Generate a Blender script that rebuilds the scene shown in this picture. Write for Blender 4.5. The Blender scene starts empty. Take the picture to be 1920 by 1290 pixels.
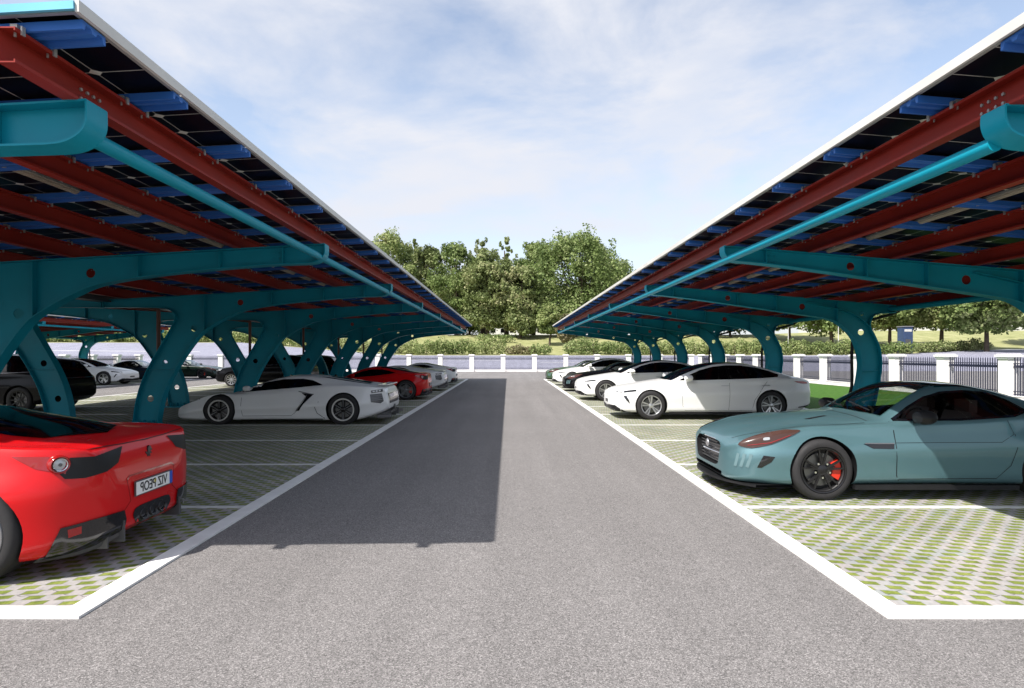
import bpy, bmesh, math, random
import numpy as np
from mathutils import Vector, Matrix
from mathutils.bvhtree import BVHTree
from mathutils.geometry import delaunay_2d_cdt
R = math.radians
PI = math.pi
random.seed(7)

# ------------------------------------------------------------------ camera, sky, sun, exposure
S = bpy.context.scene
col = S.collection
cam = bpy.data.objects.new('camera', bpy.data.cameras.new('camera'))
col.objects.link(cam)
cam.location = (0, 0, 1.65)
cam.rotation_euler = (R(90), 0, 0)
cam.data.sensor_width = 36
cam.data.lens = 36 * 1130 / 1920
cam.data.shift_x = 7 / 1920
cam.data.shift_y = 20 / 1920
cam.data.clip_end = 3000
S.camera = cam
S.view_settings.view_transform = 'Standard'
S.view_settings.look = 'None'
S.view_settings.gamma = 1
S.view_settings.exposure = 0.86
S.render.resolution_x, S.render.resolution_y = 1024, 688

SUN_TRAVEL = Vector((2.27, 1.98, -3.62)).normalized()
SUN_FROM = -SUN_TRAVEL
SUN_EL = math.asin(SUN_FROM.z)
SUN_ROT = math.atan2(SUN_FROM.x, SUN_FROM.y)
sun = bpy.data.objects.new('sun', bpy.data.lights.new('sun', 'SUN'))
col.objects.link(sun)
sun.data.energy = 4.2
sun.data.angle = R(0.5)
sun.data.color = (1.0, 0.955, 0.9)
sun.rotation_euler = SUN_TRAVEL.to_track_quat('-Z', 'Y').to_euler()

W = bpy.data.worlds.new('World')
S.world = W
W.use_nodes = True
nt = W.node_tree
nt.nodes.clear()
def wn(t, **k):
    n = nt.nodes.new(t)
    for a, b in k.items(): setattr(n, a, b)
    return n
sky = wn('ShaderNodeTexSky', sky_type='NISHITA')
sky.sun_disc = False
sky.sun_elevation = SUN_EL
sky.sun_rotation = SUN_ROT
sky.air_density = 1.0; sky.dust_density = 1.6; sky.ozone_density = 1.0
tc = wn('ShaderNodeTexCoord')
mp = wn('ShaderNodeMapping'); mp.inputs['Scale'].default_value = (1.0, 1.0, 2.6)
mp.inputs['Rotation'].default_value = (0, R(14), R(10))
nz = wn('ShaderNodeTexNoise'); nz.inputs['Scale'].default_value = 2.1; nz.inputs['Detail'].default_value = 9
nz.inputs['Roughness'].default_value = 0.58; nz.inputs['Distortion'].default_value = 0.35
rp = wn('ShaderNodeValToRGB')
rp.color_ramp.elements[0].position = 0.40; rp.color_ramp.elements[0].color = (0.0, 0.0, 0.0, 1)
rp.color_ramp.elements[1].position = 0.58; rp.color_ramp.elements[1].color = (0.97, 0.97, 0.97, 1)
nz2 = wn('ShaderNodeTexNoise'); nz2.inputs['Scale'].default_value = 7.0; nz2.inputs['Detail'].default_value = 6
mr2 = wn('ShaderNodeMapRange'); mr2.inputs[1].default_value = 0.3; mr2.inputs[2].default_value = 0.7
mr2.inputs[3].default_value = 0.62; mr2.inputs[4].default_value = 1.12
mul = wn('ShaderNodeMath', operation='MULTIPLY', use_clamp=True)
sep = wn('ShaderNodeSeparateXYZ')
hz = wn('ShaderNodeMapRange'); hz.inputs[1].default_value = 0.0; hz.inputs[2].default_value = 0.28
hz.inputs[3].default_value = 0.75; hz.inputs[4].default_value = 0.0
mx = wn('ShaderNodeMath', operation='MAXIMUM')
mix = wn('ShaderNodeMix', data_type='RGBA')
mix.inputs['B'].default_value = (5.45, 5.6, 6.1, 1)
bg = wn('ShaderNodeBackground'); bg.inputs['Strength'].default_value = 0.085
ow = wn('ShaderNodeOutputWorld')
L = nt.links.new
L(tc.outputs['Generated'], mp.inputs['Vector']); L(mp.outputs['Vector'], nz.inputs['Vector'])
L(mp.outputs['Vector'], nz2.inputs['Vector'])
L(nz.outputs['Fac'], rp.inputs['Fac']); L(nz2.outputs['Fac'], mr2.inputs[0])
L(rp.outputs['Color'], mul.inputs[0]); L(mr2.outputs[0], mul.inputs[1])
L(tc.outputs['Generated'], sep.inputs[0]); L(sep.outputs['Z'], hz.inputs[0])
L(mul.outputs[0], mx.inputs[0]); L(hz.outputs[0], mx.inputs[1])
hs_ = wn('ShaderNodeHueSaturation'); hs_.inputs['Value'].default_value = 1.6; hs_.inputs['Saturation'].default_value = .75
L(sky.outputs['Color'], hs_.inputs['Color'])
L(mx.outputs[0], mix.inputs['Factor']); L(hs_.outputs['Color'], mix.inputs['A'])
L(mix.outputs['Result'], bg.inputs['Color']); L(bg.outputs[0], ow.inputs[0])

# ------------------------------------------------------------------ materials
def mat(name, color=(.5, .5, .5), rough=.5, metal=0., coat=0., spec=.5, trans=0., alpha=1., noise=None, bump=None, emit=None):
    m = bpy.data.materials.new(name); m.use_nodes = True
    n = m.node_tree.nodes; b = n['Principled BSDF']; l = m.node_tree.links.new
    b.inputs['Base Color'].default_value = (*color, 1)
    b.inputs['Roughness'].default_value = rough
    b.inputs['Metallic'].default_value = metal
    b.inputs['Coat Weight'].default_value = coat
    b.inputs['Coat Roughness'].default_value = 0.04
    b.inputs['Specular IOR Level'].default_value = spec
    b.inputs['Transmission Weight'].default_value = trans
    if alpha < 1: b.inputs['Alpha'].default_value = alpha
    t = None
    if noise or bump:
        t = n.new('ShaderNodeTexCoord')
    if noise:                                   # (scale, amount, detail)
        z = n.new('ShaderNodeTexNoise'); z.inputs['Scale'].default_value = noise[0]
        z.inputs['Detail'].default_value = noise[2] if len(noise) > 2 else 5
        l(t.outputs['Object'], z.inputs['Vector'])
        r = n.new('ShaderNodeMapRange'); r.inputs[1].default_value = .3; r.inputs[2].default_value = .7
        r.inputs[3].default_value = 1 - noise[1]; r.inputs[4].default_value = 1 + noise[1]
        l(z.outputs['Fac'], r.inputs[0])
        h = n.new('ShaderNodeHueSaturation'); h.inputs['Color'].default_value = (*color, 1)
        l(r.outputs[0], h.inputs['Value']); l(h.outputs[0], b.inputs['Base Color'])
        r2 = n.new('ShaderNodeMapRange'); r2.inputs[1].default_value = .3; r2.inputs[2].default_value = .7
        r2.inputs[3].default_value = rough * .85; r2.inputs[4].default_value = min(1, rough * 1.2)
        l(z.outputs['Fac'], r2.inputs[0]); l(r2.outputs[0], b.inputs['Roughness'])
    if bump:                                    # (scale, strength, distance)
        z = n.new('ShaderNodeTexNoise'); z.inputs['Scale'].default_value = bump[0]; z.inputs['Detail'].default_value = 3
        l(t.outputs['Object'], z.inputs['Vector'])
        q = n.new('ShaderNodeBump'); q.inputs['Strength'].default_value = bump[1]; q.inputs['Distance'].default_value = bump[2]
        l(z.outputs['Fac'], q.inputs['Height']); l(q.outputs[0], b.inputs['Normal'])
    if emit:
        b.inputs['Emission Color'].default_value = (*emit[0], 1); b.inputs['Emission Strength'].default_value = emit[1]
    return m

M = {}
M['teal'] = mat('teal_steel_paint', (.004, .27, .37), .42, spec=.22, noise=(1.3, .10), bump=(60, .05, .002))
M['red_steel'] = mat('red_steel_paint', (.28, .024, .015), .45, spec=.2, noise=(2.0, .14), bump=(50, .05, .002))
M['blue_steel'] = mat('blue_steel_paint', (.035, .15, .50), .4, spec=.3, noise=(1.7, .12))
M['cyan_trim'] = mat('light_cyan_trim', (.12, .45, .62), .4, noise=(2, .08))
M['alu'] = mat('aluminium', (.42, .41, .39), .42, metal=.5, noise=(3, .12))
M['white_trim'] = mat('white_trim', (.60, .58, .54), .5, noise=(2.2, .07))
M['beige_trim'] = mat('beige_channel', (.48, .42, .33), .5, metal=.2, noise=(3, .15))
M['brown_pipe'] = mat('brown_pipe', (.14, .05, .028), .5, noise=(2, .15))
M['black_plastic'] = mat('black_plastic', (.010, .010, .011), .5, spec=.3, noise=(6, .2))
M['gloss_black'] = mat('gloss_black', (.006, .006, .008), .12, coat=.6)
M['tyre'] = mat('tyre_rubber', (.018, .017, .018), .78, noise=(12, .25), bump=(90, .2, .002))
M['rim_dark'] = mat('dark_rim', (.035, .034, .036), .22, metal=.7)
M['rim_black'] = mat('wheel_barrel', (.008, .008, .009), .55)
M['rim_silver'] = mat('silver_rim', (.62, .62, .63), .28, metal=.85)
M['rim_grey'] = mat('grey_rim', (.22, .22, .23), .35, metal=.7)
M['disc'] = mat('brake_disc', (.16, .16, .16), .35, metal=.9)
M['caliper'] = mat('red_caliper', (.6, .03, .012), .35)
M['chrome'] = mat('chrome', (.75, .75, .76), .12, metal=1)
M['vane'] = mat('pale_teal_vane', (.115, .19, .205), .35)
M['dark_metal'] = mat('dark_grey_metal', (.12, .12, .125), .4, metal=.5)
M['lens_red'] = mat('red_lens', (.28, .008, .008), .12, coat=.5)
M['lens_amber'] = mat('smoked_amber_lens', (.06, .03, .024), .22, coat=.15, spec=.3)
M['lens_clear'] = mat('clear_lens', (.45, .46, .47), .15, metal=.3, coat=.6)
M['cabin'] = mat('dark_interior', (.02, .016, .016), .7, noise=(8, .2))
M['seat'] = mat('seat_leather', (.045, .022, .02), .5, noise=(10, .2))
M['glass_dark'] = mat('tinted_glass', (.002, .002, .003), .04, spec=.35)
M['plate_white'] = mat('plate_white', (.8, .8, .78), .4)
M['plate_blue'] = mat('plate_blue', (.03, .09, .5), .4)
M['plate_ink'] = mat('plate_ink', (.01, .01, .01), .4)
M['yellow_seal'] = mat('yellow_seal', (.6, .5, .08), .4)
def paint(name, c, rough=.32, metal=.0, coat=.55, spec=.35):
    return mat(name, c, rough, metal=metal, coat=coat, spec=spec, noise=(0.9, .03, 2))
M['p_red'] = paint('red_car_paint', (.55, .006, .008), .3, coat=.35, spec=.2)
M['p_teal'] = paint('teal_car_paint', (.095, .185, .205), .34, metal=.45, coat=.5)
M['p_white'] = paint('white_car_paint', (.78, .78, .77), .3)
M['p_silver'] = paint('silver_car_paint', (.76, .76, .75), .33, metal=.0)
M['p_black'] = paint('black_car_paint', (.004, .004, .005), .22, coat=.12, spec=.1)
M['p_navy'] = paint('navy_car_paint', (.008, .014, .026), .25, coat=.3, spec=.2)
M['p_green'] = paint('dark_green_car_paint', (.035, .075, .035), .3)
M['p_dkgreen'] = paint('deep_green_car_paint', (.007, .018, .012), .25, coat=.3, spec=.2)

def clear_glass(name, tint=(.5, .55, .55), fac=.35):
    m = bpy.data.materials.new(name); m.use_nodes = True
    n = m.node_tree.nodes; n.clear(); l = m.node_tree.links.new
    tr = n.new('ShaderNodeBsdfTransparent'); tr.inputs[0].default_value = (*tint, 1)
    gl = n.new('ShaderNodeBsdfGlossy'); gl.inputs['Roughness'].default_value = .02
    gl.inputs['Color'].default_value = (.9, .95, 1, 1)
    lw = n.new('ShaderNodeLayerWeight'); lw.inputs['Blend'].default_value = .5
    fr = n.new('ShaderNodeMath'); fr.operation = 'POWER'; fr.inputs[1].default_value = 4.; l(lw.outputs['Facing'], fr.inputs[0])
    ad = n.new('ShaderNodeMath'); ad.operation = 'MULTIPLY_ADD'; ad.inputs[1].default_value = .9; ad.inputs[2].default_value = .045
    mx = n.new('ShaderNodeMixShader'); o = n.new('ShaderNodeOutputMaterial')
    l(fr.outputs[0], ad.inputs[0]); l(ad.outputs[0], mx.inputs[0]); l(tr.outputs[0], mx.inputs[1]); l(gl.outputs[0], mx.inputs[2])
    l(mx.outputs[0], o.inputs[0]); return m
M['glass_clear'] = clear_glass('clear_car_glass', (.80, .85, .82), .0)
M['glass_smoke'] = clear_glass('smoked_car_glass', (.62, .64, .62), .0)

def asphalt_mat(name, c1, c2, big=.10):
    m = bpy.data.materials.new(name); m.use_nodes = True
    n = m.node_tree.nodes; b = n['Principled BSDF']; l = m.node_tree.links.new
    t = n.new('ShaderNodeTexCoord')
    v = n.new('ShaderNodeTexVoronoi'); v.inputs['Scale'].default_value = 165
    l(t.outputs['Object'], v.inputs['Vector'])
    r = n.new('ShaderNodeValToRGB'); r.color_ramp.interpolation = 'LINEAR'
    sp = n.new('ShaderNodeSeparateColor'); l(v.outputs['Color'], sp.inputs[0]); l(sp.outputs[0], r.inputs['Fac'])
    e = r.color_ramp.elements
    e[0].position = 0; e[0].color = (*[x * .55 for x in c1], 1); e[1].position = 1; e[1].color = (*[min(1, x * 1.6) for x in c2], 1)
    a = e.new(.3); a.color = (*c1, 1); a = e.new(.75); a.color = (*c2, 1)
    z = n.new('ShaderNodeTexNoise'); z.inputs['Scale'].default_value = .35; z.inputs['Detail'].default_value = 6
    l(t.outputs['Object'], z.inputs['Vector'])
    z2 = n.new('ShaderNodeTexNoise'); z2.inputs['Scale'].default_value = 9; z2.inputs['Detail'].default_value = 8; z2.inputs['Roughness'].default_value = .7
    l(t.outputs['Object'], z2.inputs['Vector'])
    ad = n.new('ShaderNodeMath'); ad.operation = 'ADD'; l(z.outputs['Fac'], ad.inputs[0]); l(z2.outputs['Fac'], ad.inputs[1])
    mr = n.new('ShaderNodeMapRange'); mr.inputs[1].default_value = .7; mr.inputs[2].default_value = 1.3
    mr.inputs[3].default_value = 1 - big; mr.inputs[4].default_value = 1 + big; l(ad.outputs[0], mr.inputs[0])
    mpt = n.new('ShaderNodeMapping'); mpt.inputs['Scale'].default_value = (1.3, .05, 1); l(t.outputs['Object'], mpt.inputs['Vector'])
    zt = n.new('ShaderNodeTexNoise'); zt.inputs['Scale'].default_value = 1.6; zt.inputs['Detail'].default_value = 4; l(mpt.outputs[0], zt.inputs['Vector'])
    mt_ = n.new('ShaderNodeMapRange'); mt_.inputs[1].default_value = .35; mt_.inputs[2].default_value = .65; mt_.inputs[3].default_value = .93; mt_.inputs[4].default_value = 1.05
    l(zt.outputs['Fac'], mt_.inputs[0])
    zs = n.new('ShaderNodeTexNoise'); zs.inputs['Scale'].default_value = .9; zs.inputs['Detail'].default_value = 5; l(t.outputs['Object'], zs.inputs['Vector'])
    ms_ = n.new('ShaderNodeMapRange'); ms_.inputs[1].default_value = .68; ms_.inputs[2].default_value = .76; ms_.inputs[3].default_value = 1.0; ms_.inputs[4].default_value = .80
    l(zs.outputs['Fac'], ms_.inputs[0])
    ma = n.new('ShaderNodeMath'); ma.operation = 'MULTIPLY'; l(mt_.outputs[0], ma.inputs[0]); l(ms_.outputs[0], ma.inputs[1])
    mb_ = n.new('ShaderNodeMath'); mb_.operation = 'MULTIPLY'; l(ma.outputs[0], mb_.inputs[0]); l(mr.outputs[0], mb_.inputs[1])
    h = n.new('ShaderNodeHueSaturation'); l(r.outputs['Color'], h.inputs['Color']); l(mb_.outputs[0], h.inputs['Value'])
    l(h.outputs[0], b.inputs['Base Color'])
    b.inputs['Roughness'].default_value = .9; b.inputs['Specular IOR Level'].default_value = .25
    q = n.new('ShaderNodeBump'); q.inputs['Strength'].default_value = .5; q.inputs['Distance'].default_value = .004
    l(v.outputs['Distance'], q.inputs['Height']); l(q.outputs[0], b.inputs['Normal'])
    return m
M['asphalt'] = asphalt_mat('asphalt', (.146, .138, .134), (.208, .196, .191))
M['road_asphalt'] = asphalt_mat('road_asphalt', (.20, .20, .25), (.27, .27, .33), .12)

def paver_mat(name, sx):
    m = bpy.data.materials.new(name); m.use_nodes = True
    n = m.node_tree.nodes; b = n['Principled BSDF']; l = m.node_tree.links.new
    def math_(op, a, c=None, clamp=False):
        q = n.new('ShaderNodeMath'); q.operation = op; q.use_clamp = clamp
        for i, x in enumerate((a, c)):
            if x is None: continue
            if isinstance(x, (int, float)): q.inputs[i].default_value = x
            else: l(x, q.inputs[i])
        return q.outputs[0]
    t = n.new('ShaderNodeTexCoord')
    mp = n.new('ShaderNodeMapping'); mp.vector_type = 'POINT'
    mp.inputs['Scale'].default_value = (sx, 1, 1)
    l(t.outputs['Object'], mp.inputs['Vector'])
    mp2 = n.new('ShaderNodeMapping'); mp2.inputs['Rotation'].default_value = (0, 0, 0); l(mp.outputs[0], mp2.inputs['Vector'])
    wz = n.new('ShaderNodeTexNoise'); wz.inputs['Scale'].default_value = 14; l(mp2.outputs[0], wz.inputs['Vector'])
    sp = n.new('ShaderNodeSeparateXYZ'); l(mp2.outputs[0], sp.inputs[0])
    u = math_('ADD', math_('DIVIDE', sp.outputs[0], .215), math_('MULTIPLY', wz.outputs['Fac'], .07))
    v = math_('ADD', math_('DIVIDE', sp.outputs[1], .088), math_('MULTIPLY', wz.outputs['Fac'], .16))
    row = math_('FLOOR', v)
    uu = math_('ADD', u, math_('MULTIPLY', row, .40))
    su = math_('SUBTRACT', math_('FRACT', uu), .5)
    fu = math_('ABSOLUTE', su)
    fv = math_('ABSOLUTE', math_('SUBTRACT', math_('SUBTRACT', math_('FRACT', v), .5), math_('MULTIPLY', su, .55)))
    def band(x, lim, soft):
        q = n.new('ShaderNodeMapRange'); q.inputs[1].default_value = lim; q.inputs[2].default_value = lim + soft
        q.inputs[3].default_value = 1; q.inputs[4].default_value = 0; l(x, q.inputs[0]); return q.outputs[0]
    slot = math_('MULTIPLY', band(fu, .225, .02), band(fv, .32, .05))
    rim = math_('MULTIPLY', band(fu, .25, .015), band(fv, .385, .03))
    # joints: a zigzag between every second row plus a diagonal one
    jz = math_('FRACT', math_('ADD', math_('DIVIDE', v, 4.), math_('MULTIPLY', math_('PINGPONG', uu, 1.), .34)))
    joint = math_('SUBTRACT', 1, math_('MULTIPLY', 0, 1))
    jl = n.new('ShaderNodeMapRange'); jl.inputs[1].default_value = .0; jl.inputs[2].default_value = .045
    jl.inputs[3].default_value = 1; jl.inputs[4].default_value = 0; l(jz, jl.inputs[0])
    # colours
    g1 = n.new('ShaderNodeTexNoise'); g1.inputs['Scale'].default_value = 6; g1.inputs['Detail'].default_value = 10; g1.inputs['Roughness'].default_value = .8
    l(t.outputs['Object'], g1.inputs['Vector'])
    gr = n.new('ShaderNodeValToRGB'); l(g1.outputs['Fac'], gr.inputs['Fac'])
    e = gr.color_ramp.elements
    e[0].position = .32; e[0].color = (.075, .10, .02, 1); e[1].position = .68; e[1].color = (.30, .31, .09, 1)
    a = e.new(.5); a.color = (.165, .205, .035, 1)
    # each paver stone has its own tone
    cell = n.new('ShaderNodeTexWhiteNoise'); cell.noise_dimensions = '2D'
    cv = n.new('ShaderNodeCombineXYZ'); l(math_('FLOOR', math_('DIVIDE', v, 2.)), cv.inputs[0]); l(math_('FLOOR', math_('DIVIDE', uu, 1.0)), cv.inputs[1])
    l(cv.outputs[0], cell.inputs['Vector'])
    cr = n.new('ShaderNodeValToRGB'); l(cell.outputs['Value'], cr.inputs['Fac'])
    e = cr.color_ramp.elements; e[0].color = (.285, .30, .29, 1); e[1].color = (.365, .335, .32, 1); a = e.new(.5); a.color = (.33, .315, .305, 1)
    c2 = n.new('ShaderNodeTexNoise'); c2.inputs['Scale'].default_value = 30; c2.inputs['Detail'].default_value = 6; l(t.outputs['Object'], c2.inputs['Vector'])
    mr = n.new('ShaderNodeMapRange'); mr.inputs[3].default_value = .72; mr.inputs[4].default_value = 1.28; l(c2.outputs['Fac'], mr.inputs[0])
    hs = n.new('ShaderNodeHueSaturation'); l(cr.outputs[0], hs.inputs['Color']); l(mr.outputs[0], hs.inputs['Value'])
    m1 = n.new('ShaderNodeMix'); m1.data_type = 'RGBA'; l(math_('MULTIPLY', jl.outputs[0], .85), m1.inputs['Factor'])
    l(hs.outputs[0], m1.inputs['A']); m1.inputs['B'].default_value = (.09, .085, .08, 1)
    m2 = n.new('ShaderNodeMix'); m2.data_type = 'RGBA'; l(math_('MULTIPLY', rim, .55), m2.inputs['Factor'])
    l(m1.outputs['Result'], m2.inputs['A']); m2.inputs['B'].default_value = (.10, .10, .06, 1)
    m3 = n.new('ShaderNodeMix'); m3.data_type = 'RGBA'; l(slot, m3.inputs['Factor'])
    l(m2.outputs['Result'], m3.inputs['A']); l(gr.outputs[0], m3.inputs['B'])
    dz = n.new('ShaderNodeTexNoise'); dz.inputs['Scale'].default_value = 1.1; dz.inputs['Detail'].default_value = 8; dz.inputs['Roughness'].default_value = .65
    l(t.outputs['Object'], dz.inputs['Vector'])
    dm = n.new('ShaderNodeMapRange'); dm.inputs[1].default_value = .35; dm.inputs[2].default_value = .65; dm.inputs[3].default_value = .80; dm.inputs[4].default_value = 1.08
    l(dz.outputs['Fac'], dm.inputs[0])
    dh = n.new('ShaderNodeHueSaturation'); l(m3.outputs['Result'], dh.inputs['Color']); l(dm.outputs[0], dh.inputs['Value'])
    l(dh.outputs[0], b.inputs['Base Color'])
    b.inputs['Roughness'].default_value = .88; b.inputs['Specular IOR Level'].default_value = .25
    q = n.new('ShaderNodeBump'); q.inputs['Strength'].default_value = .8; q.inputs['Distance'].default_value = .012
    hgt = math_('SUBTRACT', math_('MULTIPLY', g1.outputs['Fac'], .3), rim)
    l(hgt, q.inputs['Height']); l(q.outputs[0], b.inputs['Normal'])
    return m
M['paver_l'] = paver_mat('grass_paver_mirrored', 1.0)
M['paver_r'] = paver_mat('grass_paver', -1.0)
M['kerb'] = mat('white_kerb_stone', (.72, .71, .69), .7, noise=(5, .08), bump=(40, .2, .003))
M['line'] = mat('white_line_paint', (.62, .62, .60), .7, noise=(9, .16))

def grass_mat(name, a, b_, c, scale):
    m = bpy.data.materials.new(name); m.use_nodes = True
    n = m.node_tree.nodes; b = n['Principled BSDF']; l = m.node_tree.links.new
    t = n.new('ShaderNodeTexCoord')
    z = n.new('ShaderNodeTexNoise'); z.inputs['Scale'].default_value = scale; z.inputs['Detail'].default_value = 12; z.inputs['Roughness'].default_value = .75
    l(t.outputs['Object'], z.inputs['Vector'])
    r = n.new('ShaderNodeValToRGB'); l(z.outputs['Fac'], r.inputs['Fac'])
    e = r.color_ramp.elements; e[0].position = .3; e[0].color = (*a, 1); e[1].position = .7; e[1].color = (*c, 1)
    q = e.new(.5); q.color = (*b_, 1)
    l(r.outputs[0], b.inputs['Base Color']); b.inputs['Roughness'].default_value = .9; b.inputs['Specular IOR Level'].default_value = .2
    k = n.new('ShaderNodeBump'); k.inputs['Strength'].default_value = .8; k.inputs['Distance'].default_value = .05
    l(z.outputs['Fac'], k.inputs['Height']); l(k.outputs[0], b.inputs['Normal'])
    return m
M['lawn'] = grass_mat('park_lawn', (.15, .165, .06), (.27, .275, .12), (.40, .38, .21), .5)
M['turf'] = grass_mat('verge_turf', (.018, .06, .007), (.045, .115, .012), (.085, .17, .022), 5)

def leaf_mat(name, cols, scale=.22):
    m = bpy.data.materials.new(name); m.use_nodes = True
    n = m.node_tree.nodes; b = n['Principled BSDF']; l = m.node_tree.links.new
    g = n.new('ShaderNodeNewGeometry')
    z = n.new('ShaderNodeTexNoise'); z.inputs['Scale'].default_value = scale; z.inputs['Detail'].default_value = 4
    l(g.outputs['Position'], z.inputs['Vector'])
    ad = n.new('ShaderNodeMath'); ad.operation = 'MULTIPLY_ADD'; ad.inputs[1].default_value = .34; 
    l(g.outputs['Random Per Island'], ad.inputs[0]); l(z.outputs['Fac'], ad.inputs[2])
    r = n.new('ShaderNodeValToRGB'); l(ad.outputs[0], r.inputs['Fac'])
    e = r.color_ramp.elements; e[0].position = .42; e[0].color = (*cols[0], 1); e[1].position = .92; e[1].color = (*cols[-1], 1)
    for i, c in enumerate(cols[1:-1]):
        q = e.new(.42 + .5 * (i + 1) / (len(cols) - 1)); q.color = (*c, 1)
    l(r.outputs[0], b.inputs['Base Color']); b.inputs['Roughness'].default_value = .6; b.inputs['Specular IOR Level'].default_value = .25
    tr = n.new('ShaderNodeBsdfTranslucent'); l(r.outputs[0], tr.inputs[0])
    mx = n.new('ShaderNodeMixShader'); mx.inputs[0].default_value = .36
    o = n['Material Output']; l(b.outputs[0], mx.inputs[1]); l(tr.outputs[0], mx.inputs[2]); l(mx.outputs[0], o.inputs[0])
    return m
M['leaf_a'] = leaf_mat('leaf_green', [(0.065, 0.1, 0.028), (0.13, 0.185, 0.055), (0.22, 0.285, 0.095), (0.36, 0.4, 0.19)])
M['leaf_b'] = leaf_mat('leaf_olive', [(0.08, 0.105, 0.035), (0.165, 0.21, 0.07), (0.27, 0.31, 0.13), (0.42, 0.4, 0.22)])
M['leaf_c'] = leaf_mat('leaf_light', [(0.095, 0.135, 0.042), (0.19, 0.25, 0.08), (0.31, 0.36, 0.14), (0.45, 0.46, 0.23)])
M['leaf_d'] = leaf_mat('leaf_pinkish', [(.09, .10, .04), (.19, .19, .08), (.32, .28, .16), (.42, .34, .24)])
M['bark'] = mat('bark', (.075, .055, .04), .9, noise=(2, .3), bump=(8, .6, .05))

# ------------------------------------------------------------------ builders
class MB:
    def __init__(s): s.v = []; s.f = []; s.m = []
    def add(s, vs, fs, mi=0):
        o = len(s.v); s.v += [tuple(p) for p in vs]
        for f in fs: s.f.append([i + o for i in f]); s.m.append(mi)
        return s
    def box(s, c, d, mi=0, rot=None, taper=None):
        hx, hy, hz = d[0] / 2, d[1] / 2, d[2] / 2
        vs = [Vector((x, y, z)) for z in (-hz, hz) for y in (-hy, hy) for x in (-hx, hx)]
        if taper:
            for i in range(4, 8): vs[i].x *= taper; vs[i].y *= taper
        if rot is not None: vs = [rot @ v for v in vs]
        c = Vector(c); vs = [v + c for v in vs]
        return s.add(vs, [(0, 2, 3, 1), (4, 5, 7, 6), (0, 1, 5, 4), (2, 6, 7, 3), (0, 4, 6, 2), (1, 3, 7, 5)], mi)
    def beam(s, a, b, w, h, mi=0, up=(0, 0, 1)):
        a, b = Vector(a), Vector(b); d = b - a; L_ = d.length; x = d.normalized()
        y = Vector(up).cross(x)
        if y.length < 1e-4: y = Vector((0, 1, 0))
        y.normalize(); z = x.cross(y)
        rot = Matrix((x, y, z)).transposed()
        return s.box((a + b) / 2, (L_, w, h), mi, rot)
    def tube(s, pts, rs, n=8, mi=0, caps=True):
        pts = [Vector(p) for p in pts]
        if not hasattr(rs, '__len__'): rs = [rs] * len(pts)
        vs = []
        for i, p in enumerate(pts):
            t = (pts[min(i + 1, len(pts) - 1)] - pts[max(i - 1, 0)]).normalized()
            a = t.orthogonal().normalized() if i == 0 else (pa - t * pa.dot(t)).normalized()
            pa = a; b = t.cross(a)
            for k in range(n):
                q = 2 * PI * k / n
                vs.append(p + (a * math.cos(q) + b * math.sin(q)) * rs[i])
        fs = []
        for i in range(len(pts) - 1):
            for k in range(n):
                fs.append((i * n + k, i * n + (k + 1) % n, (i + 1) * n + (k + 1) % n, (i + 1) * n + k))
        if caps:
            fs.append(tuple(range(n - 1, -1, -1))); fs.append(tuple(range((len(pts) - 1) * n, len(pts) * n)))
        return s.add(vs, fs, mi)
    def lathe(s, prof, n=32, mi=0, axis='y', c=(0, 0, 0), closed=False):
        vs = []; k = len(prof)
        for i in range(n):
            q = 2 * PI * i / n
            for (r, h) in prof:
                if axis == 'y': vs.append((c[0] + r * math.cos(q), c[1] + h, c[2] + r * math.sin(q)))
                else: vs.append((c[0] + r * math.cos(q), c[1] + r * math.sin(q), c[2] + h))
        fs = []
        for i in range(n):
            j = (i + 1) % n
            for a in range(k - 1 + (1 if closed else 0)):
                b = (a + 1) % k
                fs.append((i * k + a, i * k + b, j * k + b, j * k + a))
        return s.add(vs, fs, mi)
    def prism(s, poly, y0, y1, mi=0, to=lambda a, b, c: (a, c, b)):
        """poly of (a,b) swept along c from y0 to y1"""
        n = len(poly)
        vs = [to(a, b, y0) for a, b in poly] + [to(a, b, y1) for a, b in poly]
        fs = [tuple(range(n)), tuple(range(2 * n - 1, n - 1, -1))] + [(i, (i + 1) % n + 0, (i + 1) % n + n, i + n) for i in range(n)]
        return s.add(vs, fs, mi)
    def mesh(s, name, mats, smooth=None):
        me = bpy.data.meshes.new(name)
        me.from_pydata(s.v, [], s.f)
        for m_ in mats: me.materials.append(m_)
        if any(s.m): me.polygons.foreach_set('material_index', s.m)
        fix(me, smooth)
        return me
    def build(s, name, mats, parent=None, smooth=None):
        if not isinstance(mats, (list, tuple)): mats = [mats]
        return link(name, s.mesh(name, mats, smooth), parent)
def fix(me, smooth=None, recalc=True):
    bm = bmesh.new(); bm.from_mesh(me)
    if recalc: bmesh.ops.recalc_face_normals(bm, faces=bm.faces)
    if smooth:
        lim = R(smooth)
        for f in bm.faces: f.smooth = True
        for e in bm.edges:
            if len(e.link_faces) == 2 and e.calc_face_angle(0) > lim: e.smooth = False
    bm.to_mesh(me); bm.free()
def link(name, data, parent=None):
    o = bpy.data.objects.new(name, data); col.objects.link(o)
    if parent: o.parent = parent
    return o
def empty(name, loc=(0, 0, 0), rz=0):
    o = bpy.data.objects.new(name, None); o.location = loc; o.rotation_euler = (0, 0, rz); col.objects.link(o)
    o.empty_display_size = .2
    return o
def tag(o, label, cat, group=None, kind=None):
    if label: o['label'] = label
    if cat: o['category'] = cat
    if group: o['group'] = group
    if kind: o['kind'] = kind
    return o
def copy_tree(o, parent=None):
    c = o.copy(); col.objects.link(c)
    if parent: c.parent = parent
    for ch in o.children: copy_tree(ch, c)
    return c

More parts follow.
